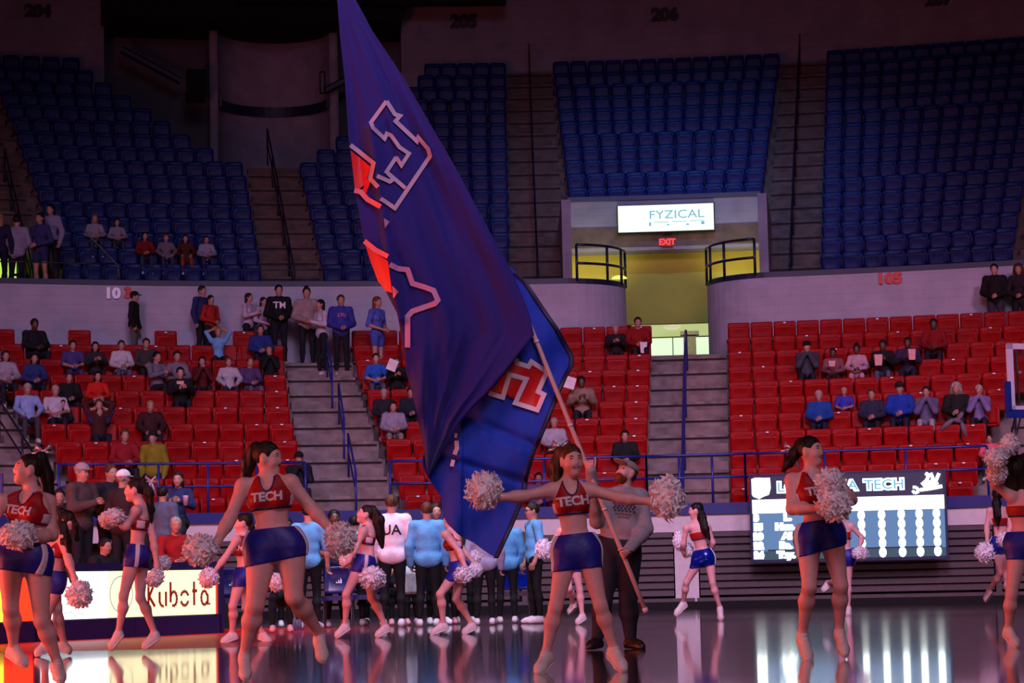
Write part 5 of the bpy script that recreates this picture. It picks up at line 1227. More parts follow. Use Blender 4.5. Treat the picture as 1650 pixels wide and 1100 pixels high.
# ------------------------------------------------------------------ flag bearer
def bearer():
    Y = 22.1; J = dict(head=(1009, 762, 0), neck=(1005, 790), pel=(995, 882), shL=(972, 800, .0), shR=(1031, 800, .05), elL=(962, 840, -.15), haL=(952, 758, -.42), elR=(1041, 852, -.05), haR=(1012, 886, -.38),
           hipL=(983, 898), hipR=(1012, 898), knL=(972, 968, -.03), knR=(1012, 966, -.02), anL=(962, 1030, .03), anR=(1016, 1030, .03), toL=(949, 1042, -.16), toR=(1036, 1042, -.14))
    J3 = {k: pix(v[0], v[1], Y + (v[2] if len(v) > 2 else 0)) for k, v in J.items()}
    J3['thL'] = np.array([.6, -.4, .6]); J3['thR'] = np.array([0, -.3, 1.])
    hd = (-.75, .45, .12); G = build_figure(J3, -.15, hd, 1.18, 1.15, 1.2, False, 1.02, 1.5)
    o = link('person'); P = G['P']; base = np.array([P[0], P[1], 0]); o.location = base
    def fin(n, VQ, m, amp=0): 
        V = VQ[0] - base; return link(n, fastmesh(n, strands(V, amp) if amp else V, VQ[1], m), o)
    V, Q = surf(G['torso'] + G['neck'] + G['headp'] + G['armU'] + G['armF'] + G['thighs'] + G['legs'] + G['hands'], .0115, 0, .03)
    f = G['fingers']; Q = np.concatenate([Q, np.array(f.F) + len(V)]); V = np.concatenate([V, np.array(f.V)]); fin('body', (V, Q), m_skin[0])
    loc = lambda Pp: (Pp - P) @ G['A'].T
    m_sw = mat('sweatshirt_grey', (.62, .58, .62), .9, .2, noise=.08, scale=14, bump=.4, bscale=14)
    fore = []
    for a in G['armF']: fore.append(a)
    sw = surf(G['torso'] + G['armU'] + fore, .012, .020, .032, lambda Pp: np.maximum(-(loc(Pp)[..., 1] + .03), -1))
    s_ = fin('sweatshirt', sw, m_sw)
    for X in 'LR':
        e, h = J3['el'+X], J3['ha'+X]; d = nrm(h - e); V = surf([cone(h - d*.08, h - d*.02, .045, .042)], .01, .004, .02); fin('cuff', V, m_sw)
    fin('collar', surf(G['neck'], .011, .018, .02, lambda Pp: loc(Pp)[..., 1] - G['L']*1.06), m_sw)
    m_jn = mat('jeans_dark', (.13, .13, .20), .85, noise=.1, scale=10, bump=.3, bscale=14)
    fin('jeans', surf([G['torso'][2]] + G['torso'][-2:] + G['thighs'] + G['legs'], .012, .022, .05, lambda Pp: -(Pp[..., 2] - .09)), m_jn)
    m_bt = mat('shoe_dark', (.14, .09, .09), .5, noise=.05)
    for X in 'LR':
        pr, cl, _ = shoe_prims(J3['an'+X], J3['to'+X]); fin('shoe', surf(pr, .011, .008, .02, cl), m_bt)
    hat, HA, q = G['hat'], G['HA'], G['q']
    m_cap = mat('cap_grey', (.56, .50, .50), .8, noise=.06)
    cp = fin('cap', surf([ell(hat(0, .05, -.015), HA, (.088, .078, .105))], .009, 0, .01, lambda Pp: -((Pp - G['H']) @ HA.T)[..., 1] + .045), m_cap)
    fin('cap_brim', surf([ell(hat(0, .055, .12), HA, (.072, .014, .075))], .008, 0, .01), m_cap)
    fin('hair', surf([ell(hat(0, .01, -.03), HA, (.08, .09, .088))], .009, 0, .01, lambda Pp: np.maximum(((Pp - G['H']) @ HA.T)[..., 2] - .01, -((Pp - G['H']) @ HA.T)[..., 1] - .07)), HC['brown'], .002)
    fin('beard', surf([ell(hat(0, -.07, .035), HA, (.062, .058, .062)), ell(hat(0, -.048, .078), HA, (.034, .012, .014))], .008, 0, .015, lambda Pp: np.maximum(((Pp - G['H']) @ HA.T)[..., 1] + .028, -((Pp - G['H']) @ HA.T)[..., 2] - .01)), HC['red'], .003)
    for a in (-1, 1): fin('eye', surf([ell(hat(.03*a, .01, .082), HA, (.011, .006, .007))], .004, 0, .01), m_eyed)
    fin('lips', surf([ell(hat(0, -.056, .092), HA, (.02, .005, .008))], .004, 0, .01), m_lip)
    # chest print: rows of dark dashes over a rust line
    for nm, m_, rows in (('chest_print', mat('print_navy', (.15, .15, .28), .7, noise=0), [(0.105 - .022*i, [(-.10 + .035*j + .012*(i % 2), .026) for j in range(6)]) for i in range(4)]), ('chest_print', mat('print_rust', (.50, .26, .22), .7, noise=0), [(.008, [(-.07 + .022*j, .016) for j in range(7)]), (-.02, [(-.04 + .022*j, .016) for j in range(5)])])):
        mb = MB(); fs = np.linspace(.3, 0, 90)
        for v, cells in rows:
            for a, wd in cells:
                C4 = []
                for da, dv in ((0, 0), (wd, 0), (wd, .011), (0, .011)):
                    b_ = P + G['A'][0]*(a+da+.03) + G['A'][1]*(v+dv+.56*G['L'] + .0); S_ = b_ + np.outer(fs, G['A'][2]); D = sdf_at(G['torso'] + G['armU'], S_, .020, .032); i = np.argmax(D < .002); C4.append(S_[i] + G['A'][2]*.008 - base)
                mb.add(C4, [(0, 1, 2, 3)])
        mb.build(nm, m_, s_)
    tag(o, 'bearded man in a grey sweatshirt and cap holding the long flag pole', 'man')
    return J3
BJ = bearer()
# ================================================================== seats (after the crowd is seated)
def vis(x, y): return -15 < x < 1665 and not inpoly(x, y, FLAGPOLY)
vis_red = []; hid_red = []
for s_ in seats:
    x, y = proj(rp(s_[5], s_[4], s_[6] + .7)); s_.append((x, y)); (vis_red if vis(x, y) else hid_red).append(s_)
vis_red.sort(key=lambda s_: s_[5]); hid_red += vis_red[300:]; vis_red = vis_red[:300]
topk = 10
for s_ in vis_red:
    nm, k, j, n, ph, r, z, wd = s_[:8]
    o = link('red_seat'); o.location = rp(r - .02, ph, z); o.rotation_euler = (0, 0, -ph)
    sc_ = min(1.08, (wd - .03) / .5)
    b_ = link('backrest', back_me, o); b_.location = (0, 0, .38); b_.scale = (sc_, 1, 1)
    occ = any(abs(ph - p) * r < .28 for kk, p in OCC.get(k, []))
    p_ = link('seat_pan', pan_me, o); p_.scale = (sc_, 1, 1)
    if occ: p_.location = (0, -.46, .39); p_.rotation_euler = (math.radians(-86), 0, 0)
    else: p_.location = (0, -.09, .33); p_.rotation_euler = (math.radians(random.uniform(-4, 3)), 0, 0)
    q_ = link('stanchion', st_me, o); q_.location = (-wd/2, 0, 0)
    if (j * 7 + k * 3) % 4 == 0 or j == n - 1:
        q_ = link('number_plate', pl_me, o); q_.location = (0, -.02, .81)
    o['label'] = '%s red seat, %s from the left, %s row from the bottom, %s block' % ('occupied' if occ else 'empty', ORD[j+1], ORD[k+1], nm)
    o['category'] = 'seat'; o['group'] = 'red seats in the %s block' % nm
# everything beyond the nearest three hundred as one part of real geometry
def joined(name, lst, parts, m):
    V = []; Fc = []; off = 0
    tm = []
    for me, mk in parts:
        Vv = np.array([v.co[:] for v in me.vertices]); tm.append((Vv, [tuple(p.vertices) for p in me.polygons], mk))
    for s_ in lst:
        nm, k, j, n, ph, r, z, wd = s_[:8]; c, s = math.cos(-ph), math.sin(-ph); O = rp(r - .02, ph, z)
        for Vv, Ff, mk in tm:
            W = mk(Vv); W = np.stack([W[:, 0]*c - W[:, 1]*s, W[:, 0]*s + W[:, 1]*c, W[:, 2]], 1) + O
            V.append(W); Fc += [tuple(i + off for i in f) for f in Ff]; off += len(W)
    me = mesh(name, np.concatenate(V), Fc, m, True); return link(name, me)
if hid_red:
    o = joined('red_seat_rows', hid_red, [(back_me, lambda W: W + [0, 0, .38]), (pan_me, lambda W: W + [0, -.09, .33])], m_red)
    tag(o, 'further rows of empty red flip-up seats up under the white wall', 'seats', kind='stuff')
# blue seats: one shell each
bl = MB(); 
def add_me(mb_, me, f): 
    V = np.array([v.co[:] for v in me.vertices]); mb_.add(f(V), [tuple(p.vertices) for p in me.polygons])
bback = roundbox('b', .51, .45, .035, .09, .32, .12, .06, .003, 3); bpan = roundbox('b2', .46, .36, .05, .09, 0, -.1, .06, .004, 3)
add_me(bl, bback, lambda W: W + [0, 0, .36]); add_me(bl, bpan, lambda W: W + [0, -.1, .32])
bl.box((-.27, -.04, .24), (.03, .28, .05))
blue_me = mesh('blue_seat', bl.V, bl.F, m_bs, True)
bs = layout(BLUE, upper_r, upper_z, .53)
vb = []; hb = []
for s_ in bs:
    x, y = proj(rp(s_[5], s_[4], s_[6] + .6)); (vb if vis(x, y) and -10 < x < 1660 else hb).append(s_)
vb.sort(key=lambda s_: s_[5]); hb += vb[300:]; vb = vb[:300]
for s_ in vb:
    nm, k, j, n, ph, r, z, wd = s_[:8]
    o = link('blue_seat', blue_me); o.location = rp(r - .02, ph, z); o.rotation_euler = (0, 0, -ph); o.scale = (min(1.06, (wd-.03)/.5), 1, 1)
    tag(o, 'blue seat, %s from the left, %s row from the bottom, %s block' % (ORD[j+1], ORD[k+1], nm), 'seat', 'blue seats in the %s block' % nm)
o = joined('blue_seat_rows', hb, [(blue_me, lambda W: W)], m_bs)
tag(o, 'further rows of blue flip-up seats rising to the dark rear wall', 'seats', kind='stuff')
# ================================================================== flag and pole
PB = pix(1041, 985, 21.75); PT = pix(618, -62, 21.35)      # foot and head of the pole
def pole_at(y):
    a = (y - 985) / (-62 - 985); return PB + (PT - PB) * a
m_pole = mat('pole_white', (.80, .66, .66), .35, noise=.04)
FT = [(845, 502, 0), (772, 362, .12), (692, 215, .22), (612, 85, .28), (556, -20, .3), (541, -60, .3)]
pole_low = [PB + (pix(845, 502, 21.60) - PB) * (i / 6) for i in range(7)]
pts = pole_low + [pix(a, b_, 21.60 + c_) for a, b_, c_ in FT[1:]]
po = MB().tube(pts, [.021]*7 + [.018]*5, 12).build('flag_pole', m_pole, None, True); tag(po, 'long pale slanting flag pole held by the bearded man', 'pole')
PX = pole_low[-1] - PB
for a in (.34, .62, .90): 
    j = PB + PX * a; MB().tube([j - PX*.004, j + PX*.004], .026, 12).build('ferrule', m_white, po, True)
MB().tube([PB - PX*.002, PB + PX*.012], .026, 12).build('end_cap', m_white, po, True)
m_flag = mat('flag_violet_blue', (.15, .125, .46), .75, .2, noise=.05, scale=1.5, bump=.15, bscale=9); m_flagb = mat('flag_bright_blue', (.13, .25, .74), .7, .25, noise=.05, scale=2, bump=.7, bscale=5)
nt = m_flag.node_tree; bs_ = nt.nodes['Principled BSDF']; bs_.inputs['Sheen Weight'].default_value = .1
m_fw = mat('flag_white', (.86, .80, .88), .5, noise=.03); m_fr = mat('flag_red', (.82, .06, .10), .5, noise=.04); m_hem = mat('flag_hem', (.06, .06, .26), .5, noise=.05)
def pl_(tab, y):
    for (y0, x0), (y1, x1) in zip(tab, tab[1:]):
        if y <= y1: return x0 + (x1 - x0) * (y - y0) / (y1 - y0)
    return tab[-1][1]
AL = [(-70, 537), (-30, 541), (60, 548), (130, 556), (230, 563), (300, 571), (390, 587), (430, 604), (470, 622), (505, 640), (560, 650), (600, 655), (650, 668), (720, 682), (768, 689)]
AR = [(-70, 541), (-30, 545), (0, 561), (50, 600), (125, 650), (195, 690), (280, 740), (375, 790), (435, 824), (502, 852), (540, 861), (568, 838), (592, 820), (632, 787), (653, 765), (682, 740), (705, 728), (729, 712), (760, 695), (768, 690)]
def SA(px, py):
    l, r = pl_(AL, py), pl_(AR, py); u = (px - l) / max(4, r - l); g = max(0, min(1, (py - 20) / 250)); t = py / 100.0
    d = 21.52 + g * (.045*math.sin(u*9 + t*.5) + .020*math.sin(u*21 - t*.8 + 1) + .008*math.sin(u*37 + t*2.1) + .003*math.sin(u*71+t*3)) - .10*math.exp(-((px - pl_(FOLD, py))/9.0)**2) * (1 if 200 < py < 520 else 0)
    lo = max(0, min(1, (py - 520) / 150)) * (1 - max(0, min(1, (u - .25)/.5))); d += lo * (.05*math.sin(px*.16 + py*.035) + .02*math.sin(px*.31 - py*.02))
    return pix(px, py, d)
FOLD = [(-70, 540), (200, 596), (280, 607), (330, 614), (420, 628), (500, 641), (560, 651), (768, 690)]
BRt = [(430, 822), (455, 850), (500, 880), (530, 901), (556, 915), (575, 925), (590, 924), (605, 915), (640, 900), (690, 880), (730, 862), (770, 851), (800, 846), (850, 826), (880, 812), (899, 803)]
BL = [(430, 780), (540, 800), (600, 760), (660, 715), (700, 695), (745, 678), (767, 689), (785, 700), (800, 711), (830, 713), (845, 722), (862, 740), (875, 765), (888, 782), (899, 800)]
def SB(px, py):
    q = px*.55 + py*.83; s_ = px*.83 - py*.55
    d = 21.72 + .04*math.sin(q*.034 + 1.2*math.sin(s_*.012)) + .016*math.sin(q*.085 + s_*.03) + .007*math.sin(s_*.11 + q*.05) + .004*math.sin(s_*.23 + q*.1)
    d += .05 * math.exp(-((py - 745 - (px-740)*.30)/7)**2) + .05 * math.exp(-((py - 680 - (px-770)*.42)/9)**2)
    if px < 745: d -= .06 * math.sin((px-690)*.09 + py*.012)
    return pix(px, py, d)
def sheet(name, Lt, Rt, y0, y1, fn, m, parent, nx=70, ny=150, inset=(0, 0)):
    V = []; Fc = []
    for j in range(ny + 1):
        y = y0 + (y1 - y0) * j / ny; l, r = pl_(Lt, y) + inset[0], pl_(Rt, y) - inset[1]
        for i in range(nx + 1): V.append(fn(l + (r - l) * i / nx, y))
    for j in range(ny):
        for i in range(nx): a = j*(nx+1) + i; Fc.append((a, a + nx + 1, a + nx + 2, a + 1))
    o = link(name, mesh(name, V, Fc, m, True), parent); md = o.modifiers.new('thick', 'SOLIDIFY'); md.thickness = .005; md.offset = -1
    return o
fl = sheet('flag', AL, AR, -70, 768, SA, m_flag, None)
tag(fl, 'huge blue school flag hanging folded from the slanting pole', 'flag')
lowf = sheet('folded_panel', BL, BRt, 430, 899, SB, m_flagb, fl, 70, 110)
BR2 = [(y, x - 8) for y, x in BRt]
def SBo(px, py): return SB(px, py) + np.array([0, -.012, 0])
sheet('dark_hem', BR2, BRt, 440, 899, SBo, m_hem, fl, 3, 110)
def stroke(name, P, wpx, m, fn, closed=False, off=.02):
    """printed line of the flag, following the cloth"""
    P = [np.array(p, float) for p in P]; 
    if closed: P = P + [P[0]]
    pts = []
    n = len(P); L_ = []; R2 = []
    for i in range(n):
        if closed: a, b_ = P[(i - 1) % (n - 1)], P[(i + 1) % (n - 1)] if i < n - 1 else P[1]
        else: a, b_ = P[max(0, i-1)], P[min(n-1, i+1)]
        d1 = P[i] - a; d2 = b_ - P[i]; 
        if np.linalg.norm(d1) < 1e-6: d1 = d2
        if np.linalg.norm(d2) < 1e-6: d2 = d1
        d1 /= np.linalg.norm(d1); d2 /= np.linalg.norm(d2); n1 = np.array([-d1[1], d1[0]]); n2 = np.array([-d2[1], d2[0]]); mt = n1 + n2; mt /= np.linalg.norm(mt); k = min(1.8, 1 / max(.4, mt @ n1))
        L_.append(P[i] + mt * wpx/2 * k); R2.append(P[i] - mt * wpx/2 * k)
    V = []; Fc = []
    for i in range(n - 1):
        m_ = max(1, int(np.linalg.norm(P[i+1] - P[i]) / 4)); base = len(V)
        for j in range(m_ + 1):
            t_ = j / m_; a = L_[i]*(1-t_) + L_[i+1]*t_; b_ = R2[i]*(1-t_) + R2[i+1]*t_
            for q in (0, .5, 1): c_ = a*(1-q) + b_*q; V.append(fn(*c_) - np.array([0, off, 0]))
        for j in range(m_):
            for q in (0, 1): a = base + 3*j + q; Fc.append((a, a+1, a+4, a+3))
    return link(name, mesh(name, V, Fc, m, True), fl)
def fill(name, P, m, fn, off=.015):
    bm = bmesh.new(); f = bm.faces.new([bm.verts.new((p[0], p[1], 0)) for p in P]); bmesh.ops.triangulate(bm, faces=[f])
    for _ in range(3): bmesh.ops.subdivide_edges(bm, edges=[e for e in bm.edges if e.calc_length() > 7], cuts=1); bmesh.ops.triangulate(bm, faces=bm.faces[:])
    bm.verts.index_update(); V = [fn(v.co.x, v.co.y) - np.array([0, off, 0]) for v in bm.verts]; Fc = [tuple(v.index for v in f.verts) for f in bm.faces]; bm.free()
    for i, f in enumerate(Fc):
        a, b_, c_ = (np.array(V[k]) for k in f)
    return link(name, mesh(name, V, Fc, m, True), fl)
# upper outlined letter (crop origin 530,130 scale 4.785)
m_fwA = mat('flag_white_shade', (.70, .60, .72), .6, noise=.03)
z1 = lambda L_: [(530 + x/4.785, 130 + y/4.785) for x, y in L_]
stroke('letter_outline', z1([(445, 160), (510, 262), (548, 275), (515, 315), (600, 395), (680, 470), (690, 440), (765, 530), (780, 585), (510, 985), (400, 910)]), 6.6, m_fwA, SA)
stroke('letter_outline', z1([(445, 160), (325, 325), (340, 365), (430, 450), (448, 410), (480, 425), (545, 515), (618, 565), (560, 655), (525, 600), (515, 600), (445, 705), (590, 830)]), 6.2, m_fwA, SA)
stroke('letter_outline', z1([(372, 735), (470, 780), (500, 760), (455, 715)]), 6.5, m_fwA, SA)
fill('red_field', z1([(170, 540), (320, 665), (285, 800), (205, 860)]), m_fr, SA, .03)
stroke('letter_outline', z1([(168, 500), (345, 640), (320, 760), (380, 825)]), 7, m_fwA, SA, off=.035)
stroke('letter_outline', z1([(198, 850), (245, 860), (300, 920), (400, 975)]), 8, mat('flag_pink', (.88, .42, .46), .5, noise=.03), SA, off=.035)
stroke('letter_outline', z1([(310, 770), (270, 870)]), 7, m_fr, SA, off=.034)
z2 = lambda L_: [(550 + x/5.24, 350 + y/5.24) for x, y in L_]
fill('red_field', z2([(205, 240), (395, 375), (430, 640), (375, 625), (310, 540), (250, 380)]), m_fr, SA, .03)
stroke('letter_outline', z2([(196, 205), (290, 280), (395, 335)]), 8, MC['flag_pink'], SA, off=.035)
stroke('letter_outline', z2([(410, 400), (480, 435), (560, 445), (600, 560), (700, 590), (780, 620), (815, 700), (790, 730), (600, 795), (560, 840), (560, 1100)]), 8.5, mat('flag_lilac', (.74, .50, .68), .5, noise=.03), SA)
fill('letter_outline', z2([(430, 580), (485, 630), (440, 690)]), MC['flag_pink'], SA, .03)
fill('letter_outline', z2([(360, 10), (408, 40), (370, 100)]), MC['flag_lilac'], SA, .03)
z3 = lambda L_: [(640 + x/4.23, 540 + y/4.23) for x, y in L_]
fill('red_field', z3([(800, 185), (855, 210), (905, 228), (925, 185), (1010, 240), (1010, 290), (950, 395), (985, 405), (945, 490), (828, 455), (895, 290), (765, 258), (715, 400), (635, 380)]), m_fr, SB, .02)
stroke('letter_outline', z3([(812, 160), (815, 190), (895, 215), (915, 182), (1020, 250), (960, 385), (1000, 405), (955, 510), (805, 462), (880, 300), (765, 268), (720, 425), (625, 395)]), 7.5, m_fw, SB, off=.03)
for P_, w_ in (([(402, 670), (398, 700)], 4), ([(405, 720), (408, 770), (392, 815)], 7), ([(384, 850), (372, 895)], 6)): stroke('letter_outline', z3(P_), w_, m_fw, SA if P_[0][1] < 700 and False else SB, off=.05)
MB().tube([p + np.array([0, .0, 0]) for p in pts[8:]], .035, 8).build('pole_sleeve', m_flag, fl, True)

# ================================================================== courtside boards
m_bd = mat('board_navy', (.13, .12, .32), .45, noise=.05)
def board(x0, Y0, x1, Y1, label, content):
    a = pix(x0, 950, Y0); b_ = pix(x1, 950, Y1); a[2] = b_[2] = 0; d = b_ - a; L_ = np.linalg.norm(d); u = d / L_; n = np.array([u[1], -u[0], 0]); 
    if n[1] > 0: n = -n
    M3 = np.stack([u, -n, [0, 0, 1]], 1)
    o = link('advertising_board'); o.location = a
    B = lambda name, s0, s1, z0, z1, dep, m, off=0: MB().box(u*(s0+s1)/2 + n*off + np.array([0, 0, (z0+z1)/2]), (s1-s0, dep, z1-z0), M3).build(name, m, o)
    k = max(1, int(round(L_ / 1.55)))
    for i in range(k): B('base', L_*i/k + .004, L_*(i+1)/k - .004, 0, .26, .5, m_bd, -.2)
    B('top_pad', 0, L_, .90, 1.0, .5, m_bd, -.2); B('frame', L_-.06, L_ + .05, 0, 1.0, .5, m_bd, -.2)
    B('rear_panel', 0, L_, .25, .92, .1, m_dark, -.15)
    content(o, B, u, n, L_); return tag(o, label, 'board')
def c1(o, B, u, n, L_):
    e = .36
    B('screen', 0, L_*e, .27, .89, .04, emat('screen_white', (.96, .97, 1.0), 2.2))
    B('screen', L_*e, L_-.10, .27, .89, .04, emat('screen_cream', (1.0, .93, .74), 1.5)); B('screen_stripe', L_-.10, L_-.06, .27, .89, .042, emat('screen_orange', (1.0, .25, .08), 1.1))
    mk = emat('screen_red', (.62, .07, .02), .75)
    def onb(V, x, z, off=.03): return [u*(x + v[0]) + n*off + np.array([0, 0, z + v[1]]) for v in V]
    hgt = .36; st = .045; x = L_*.58; W = (L_-.16 - x)/6.0
    mb = MB()
    def S(P, w_=st):
        P = [np.array(p, float) for p in P]
        for a, b_ in zip(P, P[1:]):
            d = (b_ - a) / (np.linalg.norm(b_-a) + 1e-9); q = np.array([-d[1], d[0]]) * w_/2
            V = [a - q, b_ - q, b_ + q, a + q]; mb.add(onb(V, 0, 0), [(0, 1, 2, 3)])
    z0 = .40; h = .33; xh = .20; arc = lambda cx, cz, r, a0, a1, sx=1.0: [(cx + r*sx*math.cos(t_), cz + r*math.sin(t_)) for t_ in np.linspace(math.radians(a0), math.radians(a1), 12)]
    w1 = W * .36; rr_ = xh/2
    S([(x, z0), (x, z0 + h)]); S([(x + w1*1.6, z0 + h), (x + .015, z0 + h*.42), (x + w1*1.6, z0)])            # K
    x += W; S([(x, z0 + xh), (x, z0 + .05)]); S(arc(x + w1*.8, z0 + rr_*.9, rr_*.9, 200, 290, w1*.8/rr_/.9)); S([(x + w1*1.6, z0 + xh), (x + w1*1.6, z0)])   # u
    x += W; S([(x, z0 + h), (x, z0 + .05)]); S(arc(x + w1*.8, z0 + rr_, rr_, -120, 160, w1*.8/rr_))   # b
    x += W; S(arc(x + w1*.8, z0 + rr_, rr_, 20, 160, w1/rr_)); S(arc(x + w1*.8, z0 + rr_, rr_, 200, 340, w1/rr_))   # o
    x += W; S([(x + w1*.5, z0 + h), (x + w1*.5, z0)]); S([(x, z0 + xh), (x + w1*1.3, z0 + xh)])   # t
    x += W*.85; S(arc(x + w1*.8, z0 + rr_, rr_, 20, 330, w1*.8/rr_)); S([(x + w1*1.7, z0 + xh*.75), (x + w1*1.7, z0)]); S([(x + w1*2.2, z0), (x + w1*2.2, z0 + .03)], .03)   # a .
    mb.build('lettering', mk, o)
    mg = emat('screen_greyline', (.70, .70, .74), .8); mb2 = MB(); 
    ring = [(L_*.43 + .22*math.cos(t_), .58 + .24*math.sin(t_)) for t_ in np.linspace(0, 2*math.pi, 30)]
    for a, b_ in zip(ring, ring[1:]):
        a, b_ = np.array(a), np.array(b_); d = (b_-a)/np.linalg.norm(b_-a); q = np.array([-d[1], d[0]])*.008; mb2.add(onb([a-q, b_-q, b_+q, a+q], 0, 0), [(0, 1, 2, 3)])
    mb2.build('screen_ring', mg, o); mb2 = MB()
    mp = [(.30, .33), (.36, .36), (.44, .345), (.5, .37), (.56, .34), (.62, .30), (.66, .33), (.72, .36), (.80, .31)]
    mp = [(L_*.05 + p[0]*.8, p[1]) for p in mp] 
    for a, b_ in [((L_*.05+.25, .52), mp[0])] + list(zip(mp, mp[1:])):
        a, b_ = np.array(a), np.array(b_); d = (b_-a)/np.linalg.norm(b_-a); q = np.array([-d[1], d[0]])*.005; mb2.add(onb([a-q, b_-q, b_+q, a+q], 0, 0), [(0, 1, 2, 3)])
    mb2.build('screen_artwork', mg, o)
board(60, 30.6, 353, 33.6, 'lit courtside advertising board with dark red lettering, left of the bench', c1)
def c2(o, B, u, n, L_):
    B('screen', 0, L_*.5, .27, .89, .04, emat('screen_redfield', (1.0, .14, .05), 4)); B('screen', L_*.5, L_*.85, .27, .89, .04, emat('screen_yellow', (1.0, .75, .2), 3)); B('screen', L_*.85, L_, .27, .89, .04, MC['screen_redfield'])
board(-330, 27.0, 56, 30.5, 'red and yellow courtside board continuing out of the left edge', c2)

# wide video board on the front wall ----------------------------------------------------
vb_ = link('video_board'); rV = RW - .25
Pc = ringhit(1368, 832, rV); s = FPX / Pc[1]; pc = phiof(Pc); V_l, V_r = phi_at(1210, rV, 1.4), phi_at(1526, rV, 1.4)
zt = ringhit(1368, 765, rV)[2]; zb_ = ringhit(1368, 899, rV)[2]; H_ = zt - zb_
# flat board: tangent frame at its centre
tv = np.array([math.cos(pc), -math.sin(pc), 0]); nv = np.array([-math.sin(pc), -math.cos(pc), 0]); Cc = rp(rV - .35, pc, 0)
Wd = 2 * (rV - .35) * math.tan((V_r - V_l) / 2) * .995; M3 = np.stack([tv, -nv, [0, 0, 1]], 1)
vb_.location = Cc
def VB(name, x0, x1, z0, z1, dep, m, off): return MB().box(tv*(x0+x1)/2 + nv*off + np.array([0, 0, (z0+z1)/2]), (abs(x1-x0), dep, z1-z0), M3).build(name, m, vb_)
VB('housing', -Wd/2-.03, Wd/2+.03, zb_-.06, zt+.05, .16, mat('board_housing', (.10, .14, .30), .35, noise=.04), -.08)
zh0 = zt - H_*.275; zs0 = zh0 - H_*.165
VB('header_panel', -Wd/2, Wd/2, zh0, zt, .01, emat('header_blue', (.08, .17, .36), .45), .005)
VB('lit_strip', -Wd/2+.02, Wd/2-.02, zs0, zh0, .012, emat('strip_white', (.93, .98, 1.0), 2.2), .006)
VB('screen', -Wd/2+.02, Wd/2-.02, zb_, zs0, .012, emat('screen_blue', (.36, .54, .74), .85), .006)
VB('screen_band', -Wd/2+.02, Wd/2-.02, zb_ + .0, zb_+.17, .014, emat('screen_teal', (.22, .42, .50), .5), .006)
VB('screen_band', -Wd/2+.3, Wd/2-.1, zb_+.17, zb_+.20, .016, emat('screen_darkteal', (.10, .24, .32), .4), .006)
VB('frame', -Wd/2-.03, -Wd/2+.02, zb_-.06, zt+.05, .2, MC['board_housing'], -.06); VB('frame', Wd/2-.02, Wd/2+.03, zb_-.06, zt+.05, .2, MC['board_housing'], -.06)
for x in (-Wd*.35, 0, Wd*.35): VB('bracket', x-.05, x+.05, zt-.35, zt-.1, .5, m_dark, -.3)
m_lw = emat('led_white', (.95, 1.0, 1.0), 2.6); m_lc = emat('led_cyan', (.45, .78, .92), .9)
def vtext(txt, x, z, h, m, off, bold=0, wsc=1.0, name='lettering', wid=None):
    V, Fc = text_mesh(txt, h*1.4, bold)
    if wid: wsc = wid / (V[:, 0].max() - V[:, 0].min()); V[:, 0] -= (V[:, 0].max() + V[:, 0].min()) / 2
    W = [tv*(x + v[0]*wsc) + nv*off + np.array([0, 0, z + v[1]]) for v in V]; return link(name, mesh(name, W, Fc, m), vb_)
zhc = (zh0 + zt)/2; X = lambda px: (px - 1368) / s
for wd_, px_, wp_ in (('LOUISIANA', 1322, 132), ('TECH', 1426, 66)):
    hh_ = .19; vtext(wd_, X(px_), zhc, hh_, m_lw, .013, .032, wid=wp_/s); vtext(wd_, X(px_), zhc, hh_, m_lc, .016, .003, wid=(wp_-4)/s)
# crest blob and script emblem
def blob2(name, P, m, off=.013):
    bm = bmesh.new(); f = bm.faces.new([bm.verts.new((p[0], p[1], 0)) for p in P]); bmesh.ops.triangulate(bm, faces=[f]); bm.verts.index_update()
    V = [tv*v.co.x + nv*off + np.array([0, 0, v.co.y]) for v in bm.verts]; Fc = [tuple(v.index for v in f.verts) for f in bm.faces]; bm.free(); return link(name, mesh(name, V, Fc, m), vb_)
cx_ = X(1229.5); blob2('crest', [(cx_ + a, zhc + b_ + .0) for a, b_ in ((-.22, .17), (-.08, .21), (.08, .20), (.20, .20), (.21, .0), (.17, -.13), (.05, -.17), (-.02, -.21), (-.14, -.16), (-.19, -.06), (-.2, .05))], m_lw)
cx_ = X(1494)
def vstroke(P, w_):
    mb = MB()
    for a, b_ in zip(P, P[1:]): mb.tube([tv*(cx_+a[0]) + nv*.012 + np.array([0, 0, zhc + a[1]]), tv*(cx_+b_[0]) + nv*.012 + np.array([0, 0, zhc + b_[1]])], w_, 6)
    return mb
mb = vstroke([(-.28, -.13), (-.24, -.18), (-.16, -.15), (-.20, -.07), (-.27, -.06)], .028)
for P_ in ([(-.14, -.12), (.05, -.10), (.18, -.08), (.29, -.06)], [(-.10, -.02), (.0, .06), (.04, .16), (-.02, .2)], [(-.08, -.02), (.08, -.02), (.12, .10), (.08, .2)], [(.10, -.04), (.18, .06), (.24, .19)], [(.0, -.05), (.16, -.05), (.2, .02)], [(-.05, -.08), (.08, .04)]):
    m2 = vstroke(P_, .034); mb.add(m2.V, m2.F)
mb.build('script_emblem', m_lw, vb_)
rows = [zs0 - (zs0 - zb_) * (i + .5) / 5 for i in range(5)]
nm_ = ('3', '15', '20', '22', '24'); nn_ = ('L.', 'Hen.', 'Al.', 'Ba.', 'Tay.')
